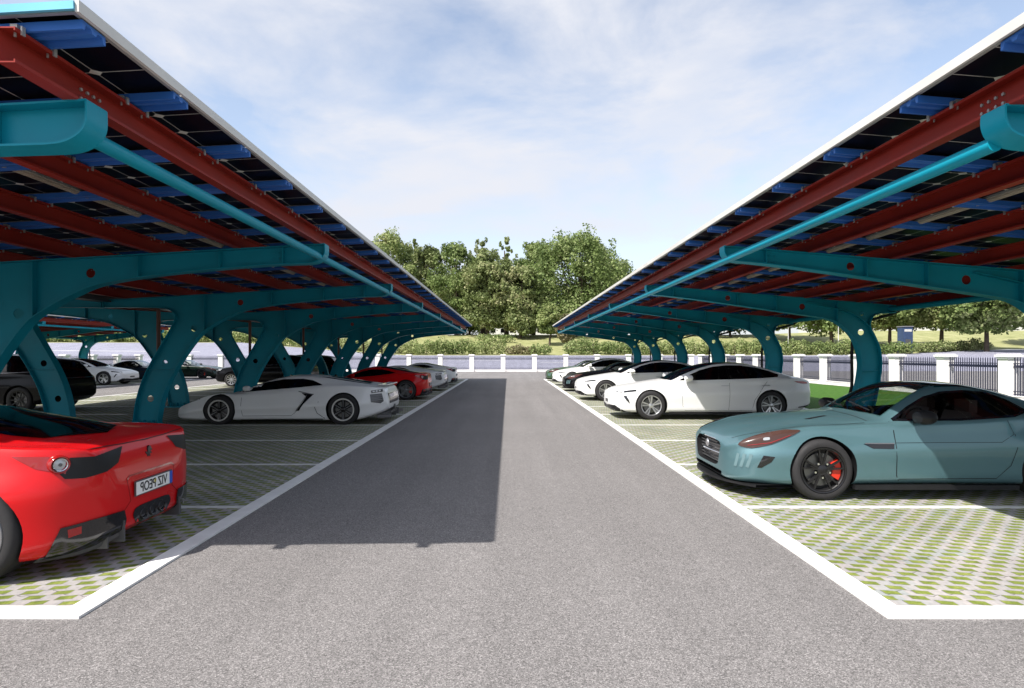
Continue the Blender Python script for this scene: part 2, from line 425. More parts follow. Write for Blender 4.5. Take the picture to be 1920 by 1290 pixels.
def ribbon(mb, pts, w, t, to, mi=0):
    """flange of width w (across) and thickness t following pts (2D), to(u,h,c) places a point"""
    n = len(pts); nr = []
    for i in range(n):
        a = Vector(pts[max(i - 1, 0)]); b = Vector(pts[min(i + 1, n - 1)])
        d = (b - a).normalized(); nr.append(Vector((-d.y, d.x)))
    vs = []
    for p, q in zip(pts, nr):
        p = Vector(p)
        for s_, c in ((-t / 2, -w / 2), (t / 2, -w / 2), (t / 2, w / 2), (-t / 2, w / 2)):
            k = p + q * s_; vs.append(to(k.x, k.y, c))
    fs = []
    for i in range(n - 1):
        for k in range(4):
            fs.append((i * 4 + k, i * 4 + (k + 1) % 4, i * 4 + 4 + (k + 1) % 4, i * 4 + 4 + k))
    fs.append((0, 1, 2, 3)); fs.append(tuple(reversed(range(4 * n - 4, 4 * n))))
    mb.add(vs, fs, mi)
def smooth_pts(pts, k=5):
    """Catmull-Rom through pts"""
    P = [Vector(p) for p in pts]; out = []
    for i in range(len(P) - 1):
        p0 = P[max(i - 1, 0)]; p1 = P[i]; p2 = P[i + 1]; p3 = P[min(i + 2, len(P) - 1)]
        for j in range(k):
            t = j / k
            out.append(.5 * ((2 * p1) + (-p0 + p2) * t + (2 * p0 - 5 * p1 + 4 * p2 - p3) * t * t + (-p0 + 3 * p1 - 3 * p2 + p3) * t ** 3))
    out.append(P[-1]); return out
def plate_mesh(outline, holes, thick, to):
    """a flat plate with round holes, as mesh data (verts, faces)"""
    cu = bpy.data.curves.new('tmp', 'CURVE'); cu.dimensions = '2D'; cu.fill_mode = 'BOTH'; cu.extrude = thick / 2
    def sp(pts):
        s_ = cu.splines.new('POLY'); s_.points.add(len(pts) - 1); s_.use_cyclic_u = True
        for q, p in zip(s_.points, pts): q.co = (p[0], p[1], 0, 1)
    sp(outline)
    for (u, h, r) in holes:
        sp([(u + r * math.cos(a * PI / 8), h + r * math.sin(a * PI / 8)) for a in range(16)])
    o = bpy.data.objects.new('tmp', cu)
    me = bpy.data.meshes.new_from_object(o)
    vs = [to(v.co.x, v.co.y, v.co.z) for v in me.vertices]; fs = [tuple(p.vertices) for p in me.polygons]
    bpy.data.meshes.remove(me); bpy.data.objects.remove(o); bpy.data.curves.remove(cu)
    return vs, fs

# ------------------------------------------------------------------ ground
def sheet(name, x0, x1, y0, y1, z, m, kind='structure', nx=1, ny=1, zf=None):
    vs = []; fs = []
    for j in range(ny + 1):
        for i in range(nx + 1):
            x = x0 + (x1 - x0) * i / nx; y = y0 + (y1 - y0) * j / ny
            vs.append((x, y, z if zf is None else zf(x, y)))
    for j in range(ny):
        for i in range(nx):
            a = j * (nx + 1) + i; fs.append((a, a + 1, a + nx + 2, a + nx + 1))
    o = MB().add(vs, fs).build(name, m, None, smooth=60 if zf else None)
    o['kind'] = kind
    return o
def clamp(x, a=0., b=1.): return max(a, min(b, x))
def sstep(x): x = clamp(x); return x * x * (3 - 2 * x)
def terrain(x, y):
    s_ = clamp((y - 60.5) / 30)
    h = 1.55 * s_ + 1.9 * s_ * clamp((-x - 20) / 18) + .9 * s_ * clamp((x - 55) / 18)
    if y > 90.5:
        h += 4.5 * sstep((y - 90.5) / 42) + .02 * max(0, y - 140)
    return h
GZ = -.02
sheet('ground', -240, 240, -60, 60.5, 0, M['asphalt'])
sheet('road', -240, 240, 60.5, 90.5, 0, M['road_asphalt'], nx=48, ny=10, zf=lambda x, y: terrain(x, y))
sheet('park_ground', -600, 600, 90.5, 900, 0, M['lawn'], nx=80, ny=90, zf=lambda x, y: terrain(x, y))
ml = MB()
for k, (a, b) in enumerate([(-70, -40), (-34, -20), (-14, -1), (4, 14), (20, 33), (40, 60)]):
    pts = [(a, 80 - 6 * (k % 2)), (b, 78 - 6 * (k % 2))]
    (xa, ya), (xb, yb) = pts; n = 8
    for i in range(n):
        x0 = xa + (xb - xa) * i / n; x1 = xa + (xb - xa) * (i + 1) / n; y0 = ya + (yb - ya) * i / n; y1 = ya + (yb - ya) * (i + 1) / n
        ml.add([(x0, y0, terrain(x0, y0) + .012), (x1, y1, terrain(x1, y1) + .012), (x1, y1 + .3, terrain(x1, y1 + .3) + .012), (x0, y0 + .3, terrain(x0, y0 + .3) + .012)], [(0, 1, 2, 3)])
o = ml.build('road_marking', M['line']); o['kind'] = 'structure'
# paved parking strips
YF, YE = 3.92, 40.4
sheet('grass_paving', -15.89, -2.84, YF, YE, .004, M['paver_l'])
sheet('grass_paving', 2.53, 8.9, YF, YE, .004, M['paver_r'])
sheet('grass_paving', -27.6, -21.25, YF, YE, .004, M['paver_l'])
sheet('grass_verge', 9.05, 17.36, -6, 58.2, .012, M['turf'])
sheet('grass_verge', -33.7, -27.75, -6, 58.2, .012, M['turf'])
def kerb_loop(pts, w=.16, h=.028, name='kerb'):
    mb = MB()
    for (a, b) in zip(pts[:-1], pts[1:]):
        mb.beam((a[0], a[1], h / 2), (b[0], b[1], h / 2), w, h)
    # one stone joint every metre is left by thin gaps in the bevelled blocks
    o = mb.build(name, M['kerb']); o['kind'] = 'structure'
def kerb_rect(x0, x1, y0, y1, w=.16, sides='lrfb'):
    mb = MB(); h = .018
    def seg(xa, xb, ya, yb): mb.box(((xa + xb) / 2, (ya + yb) / 2, h / 2 - .001), (xb - xa, yb - ya, h))
    if 'f' in sides: seg(x0, x1, y0, y0 + w)
    if 'b' in sides: seg(x0, x1, y1 - w, y1)
    if 'l' in sides: seg(x0, x0 + w, y0 + w, y1 - w)
    if 'r' in sides: seg(x1 - w, x1, y0 + w, y1 - w)
    o = mb.build('kerb', M['kerb']); o['kind'] = 'structure'
kerb_rect(-16.05, -2.68, 3.76, 40.56)
kerb_rect(2.37, 9.06, 3.76, 40.56)
kerb_rect(-27.76, -21.09, 3.76, 40.56)
def bay_lines(x0, x1, name='bay_markings'):
    mb = MB()
    for k in range(14):
        y = 6.50 + 2.53 * k
        mb.box(((x0 + x1) / 2, y, .007), (x1 - x0, .085, .006))
    o = mb.build(name, M['line']); o['kind'] = 'structure'
bay_lines(-8.2, -2.84); bay_lines(-15.89, -10.5); bay_lines(2.53, 8.0); bay_lines(-26.7, -21.25)

# ------------------------------------------------------------------ canopies
SLOPE = {'L': .057, 'R': .082}
OUT = {}
tipL = [(0.0, 3.28), (0.0, 3.16), (.03, 3.09), (.10, 3.035), (.2, 3.005), (.38, 2.995)]
OUT['L'] = dict(
    top=[(0, 3.28), (6.62, 3.28 - .057 * 6.62)],
    inner=tipL + [(.87, 2.975), (1.8, 2.90), (2.7, 2.80), (3.36, 2.68), (3.75, 2.52), (4.1, 2.33), (4.42, 2.09), (4.85, 1.5), (5.17, .91), (5.32, .42), (5.38, .03)],
    outer=[(5.94, .03), (5.86, .6), (5.66, 1.2), (5.29, 1.87), (5.07, 2.25), (4.97, 2.5), (5.05, 2.66), (5.4, 2.74), (6.62, 2.74)],
    holes=[(3.5, 2.86, .07), (4.57, 2.26, .075), (5.25, 1.45, .075), (5.58, .63, .075)], stiff=[.62, 1.55, 2.75, 4.3], base=5.66, end=6.62)
tipR = [(0.0, 3.25), (0.0, 3.17), (.03, 3.10), (.10, 3.055), (.2, 3.03), (.38, 3.015)]
OUT['R'] = dict(
    top=[(0, 3.25), (5.72, 3.25 - .082 * 5.72)],
    inner=tipR + [(1.1, 2.93), (2.3, 2.76), (3.4, 2.60), (4.05, 2.50), (4.35, 2.42), (4.58, 2.26), (4.78, 2.04), (4.90, 1.75), (4.95, 1.44), (4.92, 1.13), (4.86, .87), (4.72, .42), (4.55, .03)],
    outer=[(5.10, .03), (5.26, .5), (5.36, 1.0), (5.40, 1.3), (5.41, 1.55), (5.35, 1.87), (5.18, 2.2), (5.16, 2.42), (5.3, 2.58), (5.72, 2.62)],
    holes=[(1.9, 2.96, .06), (3.62, 2.76, .07), (4.98, 2.17, .07), (5.0, 2.60, .05)], stiff=[.62, 2.1, 3.0, 4.4], base=4.83, end=5.72)
PANEL_W, PANEL_L, NP = 1.085, 2.28, 33
Y0 = 3.36; PITCH = 1.105

def panel_mesh():
    mb = MB(); w, l_ = PANEL_W / 2, PANEL_L / 2
    mb.box((0, 0, 0), (PANEL_L - .05, PANEL_W - .05, .008), 0)
    for sx in (-1, 1):
        mb.box((sx * (l_ - .012), 0, -.006), (.024, PANEL_W, .04), 1)
        mb.box((0, sx * (w - .012), -.006), (PANEL_L - .048, .024, .04), 1)
    m = bpy.data.materials.new('solar_cells'); m.use_nodes = True
    n = m.node_tree.nodes; b = n['Principled BSDF']; l = m.node_tree.links.new
    def mth(op, a, c=None):
        q = n.new('ShaderNodeMath'); q.operation = op
        for i, x in enumerate((a, c)):
            if x is None: continue
            if isinstance(x, (int, float)): q.inputs[i].default_value = x
            else: l(x, q.inputs[i])
        return q.outputs[0]
    t = n.new('ShaderNodeTexCoord'); sp = n.new('ShaderNodeSeparateXYZ'); l(t.outputs['Object'], sp.inputs[0])
    fu = mth('ABSOLUTE', mth('SUBTRACT', mth('FRACT', mth('DIVIDE', mth('ADD', sp.outputs[0], l_), .38)), .5))
    fv = mth('ABSOLUTE', mth('SUBTRACT', mth('FRACT', mth('DIVIDE', mth('ADD', sp.outputs[1], w), PANEL_W / 3)), .5))
    ln = mth('GREATER_THAN', mth('MAXIMUM', fu, fv), .487)
    dia = mth('GREATER_THAN', mth('ADD', fu, fv), .875)
    cr = mth('MAXIMUM', mth('MULTIPLY', ln, .55), dia)
    mx = n.new('ShaderNodeMix'); mx.data_type = 'RGBA'; l(cr, mx.inputs['Factor'])
    mx.inputs['A'].default_value = (.0035, .004, .010, 1); mx.inputs['B'].default_value = (.80, .78, .72, 1)
    l(mx.outputs['Result'], b.inputs['Base Color']); b.inputs['Roughness'].default_value = .35
    b.inputs['Specular IOR Level'].default_value = .06
    return mb.mesh('solar_panel', [m, M['alu']])
PANEL = panel_mesh()

def canopy(tip, sg, kind, label, near=True):
    spec = OUT[kind]; sl = SLOPE[kind]; top0 = spec['top'][0][1]
    root = empty('solar_carport', (tip + sg * (spec['base']), 3.95, 0))
    tag(root, label, 'carport', 'solar carports over the parking rows')
    ox, oy = root.location.x, root.location.y
    def tl(u, h, c): return Vector((tip + sg * u - ox, c, h))
    inner = smooth_pts(spec['inner'][:6], 3) [:-1] + smooth_pts(spec['inner'][5:], 5)
    outer = smooth_pts(spec['outer'], 5)
    outline = [spec['top'][0]] + [(p.x, p.y) for p in inner[1:]] + [(p.x, p.y) for p in outer] + [spec['top'][1]]
    mb = MB()
    vs, fs = plate_mesh(outline, spec['holes'], .012, tl); mb.add(vs, fs)
    fw = .2
    ribbon(mb, inner, fw, .014, tl); ribbon(mb, outer, fw, .014, tl)
    ribbon(mb, spec['top'], fw, .014, tl)
    # end plate and stiffeners
    def h_in(u):
        for a, b in zip(inner[8:-1], inner[9:]):
            if a.x <= u <= b.x: return a.y + (b.y - a.y) * (u - a.x) / (b.x - a.x + 1e-9)
        return 2.5
    for u in spec['stiff']:
        a, b = h_in(u) + .008, top0 - sl * u - .008
        mb.box(tl(u, (a + b) / 2, 0), (.012, fw - .012, b - a))
    ub = spec['end']; mb.box(tl(ub + .007, (top0 - sl * ub + spec['outer'][-1][1]) / 2, 0), (.014, fw, top0 - sl * ub - spec['outer'][-1][1] + .02))
    # bolts near tip
    for du in (.70, .78):
        for dh in (.08, .16):
            mb.tube([tl(du, top0 - sl * du - dh, -.02), tl(du, top0 - sl * du - dh, .02)], .011, 6)
    if kind == 'L':
        mb.box(tl(5.27, 1.3, 0), (.62, fw - .03, .012), 0)
    else:
        ribbon(mb, smooth_pts([(5.36, 1.86), (5.20, 2.2), (4.98, 2.45), (4.68, 2.62), (4.25, 2.74), (3.7, 2.86)], 5), fw - .01, .012, tl)
        mb.box(tl(5.15, 1.28, 0), (.42, fw - .02, .012), 0)
    fme = mb.mesh('support_frame', [M['teal']], 40)
    bp = MB(); ub = spec['base']
    bp.box(tl(ub, .018, 0), (.86, .36, .036))
    for du in (-.38, -.27, .27, .38):
        for c in (-.13, .13):
            bp.tube([tl(ub + du, .036, c), tl(ub + du, .085, c)], .018, 6, 1)
    for du in (-.34, .34):
        bp.prism([(-.05, .036), (.05, .036), (.05 * (1 if du < 0 else -1), .2)], -.006, .006, to=lambda a, b, c, du=du: tl(ub + du + a, b, c))
    for c in (-.13, .13):
        for du in (-.2, 0, .2):
            bp.box(tl(ub + du, .09, c * .8), (.012, .12, .11))
    bme = bp.mesh('base_plate', [M['teal'], M['dark_metal']])
    for k in range(8):
        y = 5. * k
        f = link('support_frame', fme, root); f.location = (0, y, 0)
        b = link('base_plate', bme, f)
    # roof
    yend = Y0 + PITCH * NP
    yc0, yc1 = Y0 - oy, yend - oy
    edge = -.29 if kind == 'L' else -.23
    roofL = 3 * (PANEL_L + .025)
    # purlins: C sections seated on the arms
    us = [.15, 1.33, 2.55, 3.75, 4.95, 6.15] if kind == 'L' else [.12, 1.32, 2.52, 3.72, 4.92, 6.12]
    for i, u in enumerate(us):
        h0 = top0 - sl * u + .009
        pm = MB(); hh, fl, t = .2, .10, .008
        prof = [(0, 0), (fl, 0), (fl, .02), (fl - t, .02), (fl - t, t), (t, t), (t, hh - t), (fl - t, hh - t), (fl - t, hh - .02), (fl, hh - .02), (fl, hh), (0, hh)]
        vs = [tl(u - a * 1.0, h0 + b, yc0 + .0) for a, b in prof] + [tl(u - a * 1.0, h0 + b, yc1 - .05) for a, b in prof]
        n = len(prof)
        pm.add(vs, [(a, (a + 1) % n, (a + 1) % n + n, a + n) for a in range(n)] + [tuple(range(n)), tuple(range(2 * n - 1, n - 1, -1))])
        if i == 0:      # splice bolts
            for yy in (4.0, 4.06, 4.12, 4.18):
                for hq in (.07, .13):
                    pm.tube([tl(u - .0, h0 + hq, yy - oy), tl(u - .02, h0 + hq, yy - oy)], .012, 6, 1)
        pm.build('purlin', [M['red_steel'], M['alu']], root)
    # rails across the slope, one under each seam, with clamps where they cross the purlins
    def rt(u, dz, c): return tl(u, top0 - sl * u + .009 + .2 + dz, c)
    rm = MB()
    ua, ub_ = edge + .015, edge + roofL - .03
    prof = [(-.10, 0), (-.082, 0), (-.07, .035), (-.028, .035), (-.016, .012), (.016, .012), (.028, .035), (.07, .035), (.082, 0), (.10, 0), (.10, .052), (-.10, .052)]
    n = len(prof)
    vs = [rt(ua, b + .002, a) for a, b in prof] + [rt(ub_, b + .002, a) for a, b in prof]
    rm.add(vs, [(a, (a + 1) % n, (a + 1) % n + n, a + n) for a in range(n)] + [tuple(range(n)), tuple(range(2 * n - 1, n - 1, -1))])
    for u in us:
        for c in (-.12, .12):
            rm.box(rt(u - .06, .012, c), (.04, .025, .04), 1)
            rm.box(rt(u - .105, -.008, c), (.010, .025, .05), 1)
            rm.tube([rt(u - .06, .02, c), rt(u - .06, -.035, c)], .007, 6, 1)
    rme = rm.mesh('rail', [M['blue_steel'], M['alu']])
    for k in range(NP + 1):
        r_ = link('rail', rme, root); r_.location = (0, Y0 + PITCH * k - oy, 0)
        if k == 0: r_.location.y += .17
        if k == NP: r_.location.y -= .17
    ang = math.atan(sl)
    for k in range(NP):
        for j in range(3):
            u = edge + (PANEL_L + .025) * (j + .5)
            p = link('solar_panel', PANEL, root)
            p.location = rt(u, .052 + .035, Y0 + PITCH * (k + .5) - oy)
            p.rotation_euler = (0, ang if sg > 0 else -ang, 0)
    # aluminium channels under the cross seams
    for j in (1, 2):
        u = edge + (PANEL_L + .025) * j
        cm = MB(); cm.beam(rt(u, .048, yc0 + .05), rt(u, .048, yc1 - .05), .07, .02); cm.beam(rt(u, .034, yc0 + .05), rt(u, .034, yc1 - .05), .03, .016)
        cm.build('seam_channel', M['beige_trim'], root)
    em = MB(); em.box(rt(edge - .012, .052 + .032, (yc0 + yc1) / 2), (.022, yc1 - yc0 + .02, .066))
    em.build('edge_trim', M['white_trim'], root)
    fm = MB(); fm.beam(rt(edge, .085, yc0 - .012), rt(edge + roofL, .085, yc0 - .012), .02, .045)
    fm.build('end_fascia', M['cyan_trim'], root)
    # tie tube at the tips
    tm = MB()
    tm.tube([tl(.085, top0 - .185, .09), tl(.085, top0 - .185, 34.9)], .052, 14)
    tm.build('tie_tube', M['teal'], root, 40)
    if kind == 'R':
        tm = MB(); tm.tube([tl(5.66, 2.70, 0), tl(5.66, 2.70, 35)], .06, 14); tm.build('tie_tube', M['teal'], root, 40)
        gu = 6.55
        gm = MB(); gh = top0 - sl * gu + .05
        for a, b, c_, d in ((0, 0, .16, .012), (-.08, .06, .012, .12), (.08, .06, .012, .12)):
            gm.box(tl(gu + a, gh + b, (yc0 + yc1) / 2), (c_, yc1 - yc0, d))
        gm.build('gutter', M['black_plastic'], root)
        for k in range(8):
            y = 5. * k + .16
            dm = MB(); dm.tube(smooth_pts([tl(6.05, 2.80, y), tl(6.0, 2.70, y), tl(5.8, 2.60, y), tl(5.45, 2.50, y), tl(5.0, 2.36, y), tl(4.9, 2.1, y), tl(4.86, 1.6, y), tl(4.86, .9, y), tl(4.70, .4, y), tl(4.6, .05, y)], 3), .035, 8)
            dm.build('downpipe', M['black_plastic'], root, 50)
    else:
        gu = 6.64
        if sg < 0:
            gm = MB(); gh = top0 - sl * gu - .03
            for a, b, c_, d in ((0, 0, .3, .012), (-.15, .07, .012, .14), (.15, .07, .012, .14)):
                gm.box(tl(gu + a, gh + b, (yc0 + yc1) / 2), (c_, yc1 - yc0, d))
            gm.build('gutter', M['dark_metal'], root)
            for k in range(8):
                y = 5. * k + .18
                dm = MB(); dm.tube([tl(5.5, 2.72, y), tl(5.5, .04, y)], .045, 8)
                dm.tube([tl(5.5, 2.70, y), tl(6.64, 2.84, y)], .04, 8)
                dm.build('downpipe', M['brown_pipe'], root, 50)
    return root
canopy(-2.70, -1, 'L', 'teal framed solar carport left of the lane, roofing the red and silver sports cars')
canopy(-16.0, 1, 'L', 'teal framed solar carport backing onto the left one, over the black vehicles')
canopy(3.18, 1, 'R', 'teal framed solar carport right of the lane, over the teal coupe and white sedans')
canopy(-22.3, -1, 'R', 'farthest left solar carport, over the navy car and a white sedan by the left fence')

# ------------------------------------------------------------------ fences
M['fence_white'] = mat('white_render', (.78, .75, .73), .75, noise=(3, .07), bump=(30, .2, .004))
M['iron'] = mat('black_iron', (.012, .014, .035), .4, noise=(6, .2))
def railing_mesh(L_, n):
    mb = MB()
    for z in (.26, .36, 1.20, 1.34): mb.box((0, 0, z), (L_, .03, .03))
    for i in range(n):
        x = -L_ / 2 + L_ * (i + .5) / n
        mb.box((x, 0, .83), (.024, .024, 1.34))
        mb.add([(x - .016, -.01, 1.50), (x + .016, -.01, 1.50), (x + .016, .01, 1.50), (x - .016, .01, 1.50), (x, 0, 1.585)], [(0, 1, 4), (1, 2, 4), (2, 3, 4), (3, 0, 4), (0, 1, 2, 3)])
        d = L_ / n
        mb.beam((x - d / 2, 0, 1.21), (x, 0, 1.33), .02, .02); mb.beam((x, 0, 1.33), (x + d / 2, 0, 1.21), .02, .02)
    return mb.mesh('railing', [M['iron']])
RAIL = railing_mesh(2.71, 24)
def pillar_mesh():
    mb = MB(); mb.box((0, 0, .75), (.42, .42, 1.5)); mb.box((0, 0, .1), (.47, .47, .2)); mb.box((0, 0, 1.53), (.50, .50, .06))
    mb.box((0, 0, 1.61), (.58, .58, .08)); mb.box((0, 0, 1.665), (.48, .48, .03))
    return mb.mesh('pillar', [M['fence_white']])
PILLAR = pillar_mesh()
def fence(x, y, dx, dy, n, label):
    root = empty('railing_fence', (x, y, 0)); tag(root, label, 'fence')
    rz = math.atan2(dy, dx)
    L_ = math.hypot(dx, dy)
    pm = MB(); pm.box((0, 0, .09), (L_ - .42, .24, .18)); pm.box((0, 0, .195), (L_ - .42, .28, .03)); pl = pm.mesh('plinth', [M['fence_white']])
    for i in range(n + 1):
        p = link('pillar', PILLAR, root); p.location = (dx * i, dy * i, 0)
        if i < n:
            for me, nm in ((RAIL, 'railing'), (pl, 'plinth')):
                r_ = link(nm, me, root); r_.location = (dx * (i + .5), dy * (i + .5), 0); r_.rotation_euler = (0, 0, rz)
                if nm == 'railing': r_.scale.x = (L_ - .42) / 2.71
    return root
fence(-34.0, 58.6, 3.045, 0, 17, 'white pillared fence with black iron railings across the far end of the lot')
fence(17.77, 55.5, 0, -3.1, 16, 'white pillared fence with tall black railings beside the green verge on the right')
fence(-34.0, 55.5, 0, -3.1, 10, 'white pillared iron railing fence behind the farthest left carport')

# ------------------------------------------------------------------ vegetation
def leaf_cloud(clumps, leaf, rng, mats_idx=0, flat=.75):
    """clumps: list of (centre, radii(3), count). returns verts array, faces array"""
    V = []; 
    for (c, r, n) in clumps:
        d = rng.normal(size=(n, 3)); d /= np.linalg.norm(d, axis=1)[:, None] + 1e-9
        rad = rng.uniform(.35, 1.08, size=(n, 1)) ** .55
        p = np.array(c) + d * rad * np.array(r)
        nrm = d + rng.normal(scale=.75, size=(n, 3)) + np.array([0, 0, .35])
        nrm /= np.linalg.norm(nrm, axis=1)[:, None] + 1e-9
        a = np.cross(nrm, rng.normal(size=(n, 3))); a /= np.linalg.norm(a, axis=1)[:, None] + 1e-9
        b = np.cross(nrm, a)
        s_ = leaf * rng.uniform(.55, 1.35, size=(n, 1))
        q = np.stack([p - a * s_ * .5, p - b * s_ * .36, p + a * s_ * .5, p + b * s_ * .36], axis=1)
        V.append(q.reshape(-1, 3))
    V = np.concatenate(V)
    return V
def np_mesh(name, V, mats):
    n = len(V) // 4
    me = bpy.data.meshes.new(name)
    me.vertices.add(len(V)); me.vertices.foreach_set('co', V.astype(np.float32).ravel())
    me.loops.add(len(V)); me.loops.foreach_set('vertex_index', np.arange(len(V), dtype=np.int32))
    me.polygons.add(n); me.polygons.foreach_set('loop_start', np.arange(0, len(V), 4, dtype=np.int32))
    try: me.polygons.foreach_set('loop_total', np.full(n, 4, dtype=np.int32))
    except Exception: pass
    me.update(calc_edges=True)
    for m in mats: me.materials.append(m)
    return me
def make_tree(seed, H, Wd, leafm, leaf=.5, dens=1., trunk_h=.22, wispy=False):
    rng = np.random.default_rng(seed); rr = random.Random(seed)
    root = empty('broadleaf_tree')
    z0 = H * trunk_h; ch = H - z0; clumps = []; limbs = []
    N = int(46 * dens)
    for i in range(N):
        f = (i + .5) / N
        zz = rr.uniform(0, 1); a = rr.uniform(0, 2 * PI)
        prof = math.sin(PI * min(1, (zz * .86 + .14))) ** .6 if not wispy else .5 * (1 - zz) ** .7 + .1
        rad = Wd / 2 * prof * (rr.uniform(.35, .92) if not wispy else rr.uniform(.1, .6))
        cr = Wd * (.10 + .07 * rr.random()) * (.7 if wispy else 1) * (1.15 - .45 * zz)
        c = (rad * math.cos(a), rad * math.sin(a), z0 + ch * zz * .95 + rr.uniform(-.4, .4))
        cz = min(c[2], H - cr * .8)
        c = (c[0], c[1], cz)
        clumps.append((c, (cr * rr.uniform(.9, 1.35), cr * rr.uniform(.9, 1.35), cr * rr.uniform(.6, .9)), int(290 * (1.0 if not wispy else .5))))
        if i % 4 == 0: limbs.append(c)
    for i in range(9 if not wispy else 2):
        a = rr.uniform(0, 2 * PI); zz = rr.uniform(.12, .72); q = rr.uniform(.0, .26) * Wd
        clumps.append(((q * math.cos(a), q * math.sin(a), z0 + ch * zz), (Wd * .24, Wd * .24, ch * .16), 420 if not wispy else 60))
    # twigs sticking out of the outline
    for i in range(int(26 * dens)):
        a = rr.uniform(0, 2 * PI); zz = rr.uniform(.25, 1.0); prof = math.sin(PI * min(1, zz * .86 + .14)) ** .6
        c = (Wd / 2 * prof * math.cos(a), Wd / 2 * prof * math.sin(a), min(H * 1.0, z0 + ch * zz + rr.uniform(0, .06) * H))
        cr = Wd * rr.uniform(.03, .06); clumps.append(((c[0] * .9, c[1] * .9, min(c[2], H * .97)), (cr, cr, cr * 1.9), 60))
    V = leaf_cloud(clumps, leaf, rng)
    link('crown', np_mesh('crown', V, [leafm]), root)
    mb = MB(); tr = max(.18, H * .022)
    bx, by = rr.uniform(-.5, .5), rr.uniform(-.5, .5)
    mb.tube(smooth_pts([(0, 0, -.6), (bx * .3, by * .3, z0 * .6), (bx, by, z0 * 1.2), (bx * .6, by * .6, H * .6), (bx, by, H * .85)], 3), [tr * (1.25 - .085 * k) for k in range(13)], 8)
    for c in limbs:
        zs = z0 * rr.uniform(.8, 1.3); st = Vector((bx * .6, by * .6, min(zs, c[2] * .8)))
        e = Vector(c); mid = (st + e) / 2 + Vector((0, 0, -.12 * (e - st).length))
        mb.tube(smooth_pts([st, mid, e], 3), [tr * .5, tr * .42, tr * .36, tr * .3, tr * .24, tr * .18, tr * .1], 6)
    mb.build('trunk', M['bark'], root, 50)
    return root
def px(x, D): return (x - 953) / 1130 * D
def hz_(y, D): return 1.65 + (665 - y) / 1130 * D
# (pixel x, pixel y of the top, half width in pixels, distance, leaf material, shape, label)
TREES = [
 (727, 436, 62, 128, 'leaf_c', 0, 'pale green tree rising just over the left carport roof edge'),
 (640, 470, 70, 138, 'leaf_a', 0, 'green tree hidden behind the left carport roof, only its lower crown showing'),
 (803, 462, 50, 131, 'leaf_b', 0, 'olive tree between the pale tree at the left roof and the middle of the grove'),
 (778, 443, 16, 137, 'leaf_c', 1, 'thin wispy treetop at the left end of the grove'),
 (856, 456, 52, 126, 'leaf_a', 0, 'medium green tree left of the middle of the grove, above the dark shrub'),
 (905, 446, 34, 134, 'leaf_b', 1, 'slim olive tree with ragged top in the middle of the grove'),
 (915, 470, 58, 122, 'leaf_b', 0, 'brownish olive tree in front of the grove above the end of the left carport'),
 (950, 442, 26, 138, 'leaf_c', 1, 'tall thin tree with bare looking top left of the great round tree'),
 (975, 500, 46, 119, 'leaf_b', 0, 'smaller olive tree below the gap in the grove'),
 (1000, 455, 52, 133, 'leaf_a', 0, 'green tree leaning against the left side of the great round tree'),
 (1084, 438, 100, 124, 'leaf_a', 2, 'great round dense tree, the tallest of the grove'),
 (1160, 492, 48, 130, 'leaf_a', 0, 'green tree sloping down behind the right carport roof'),
 (1030, 570, 22, 108, 'leaf_c', 0, 'young light green tree standing on the lawn before the great round tree'),
 (1062, 590, 16, 100, 'leaf_d', 0, 'small reddish tree at the tip of the right carport'),
 (1262, 500, 70, 128, 'leaf_b', 0, 'olive tree behind the right carport, mostly covered by its roof'),
 (1370, 520, 60, 122, 'leaf_a', 0, 'green tree seen low under the far part of the right carport'),
 (1480, 520, 60, 112, 'leaf_c', 0, 'light green tree seen between the third and fourth carport columns from the front'),
 (1560, 510, 62, 104, 'leaf_a', 0, 'dark green tree seen through the arch left of the nearest right column'),
 (1668, 520, 60, 100, 'leaf_c', 0, 'light tree right of the nearest right column behind the blue kiosk'),
 (1765, 505, 60, 97, 'leaf_c', 0, 'leafy tree with dark trunk between the kiosk and the spreading tree'),
 (1850, 495, 74, 88, 'leaf_a', 2, 'broad spreading tree with forked trunk near the right edge'),
 (1950, 500, 62, 100, 'leaf_b', 0, 'olive tree cut by the right edge of the view'),
 (1120, 520, 60, 150, 'leaf_b', 0, 'olive tree far behind the great round tree'),
 (880, 530, 60, 152, 'leaf_a', 0, 'dark green tree at the back of the grove low over the lawn'),
 (520, 520, 80, 130, 'leaf_c', 0, 'light green tree behind the left carports, right of the middle'),
 (390, 530, 80, 126, 'leaf_a', 0, 'green tree behind the left carports above the dark green car'),
 (260, 530, 80, 128, 'leaf_b', 0, 'olive tree behind the left carports above the navy car'),
 (120, 530, 80, 124, 'leaf_a', 0, 'green tree behind the farthest left carport'),
]
for i, (x, y, hw, D, lm, shp, lab) in enumerate(TREES):
    X = px(x, D); g = terrain(X, D); H = hz_(y, D) - g; Wd = 2 * hw / 1130 * D
    if shp == 1: t = make_tree(100 + i, H, max(Wd, 4.), M[lm], .42, .8, .25, True)
    elif shp == 2: t = make_tree(100 + i, H, Wd * 1.04, M[lm], .5, 2.0, .14 if D > 115 else .3)
    else: t = make_tree(100 + i, H, Wd * 1.1, M[lm], .48, 1.15, .12 if D > 115 else .3)
    t.location = (X, D, g)
    tag(t, lab, 'tree', 'trees of the park beyond the road')
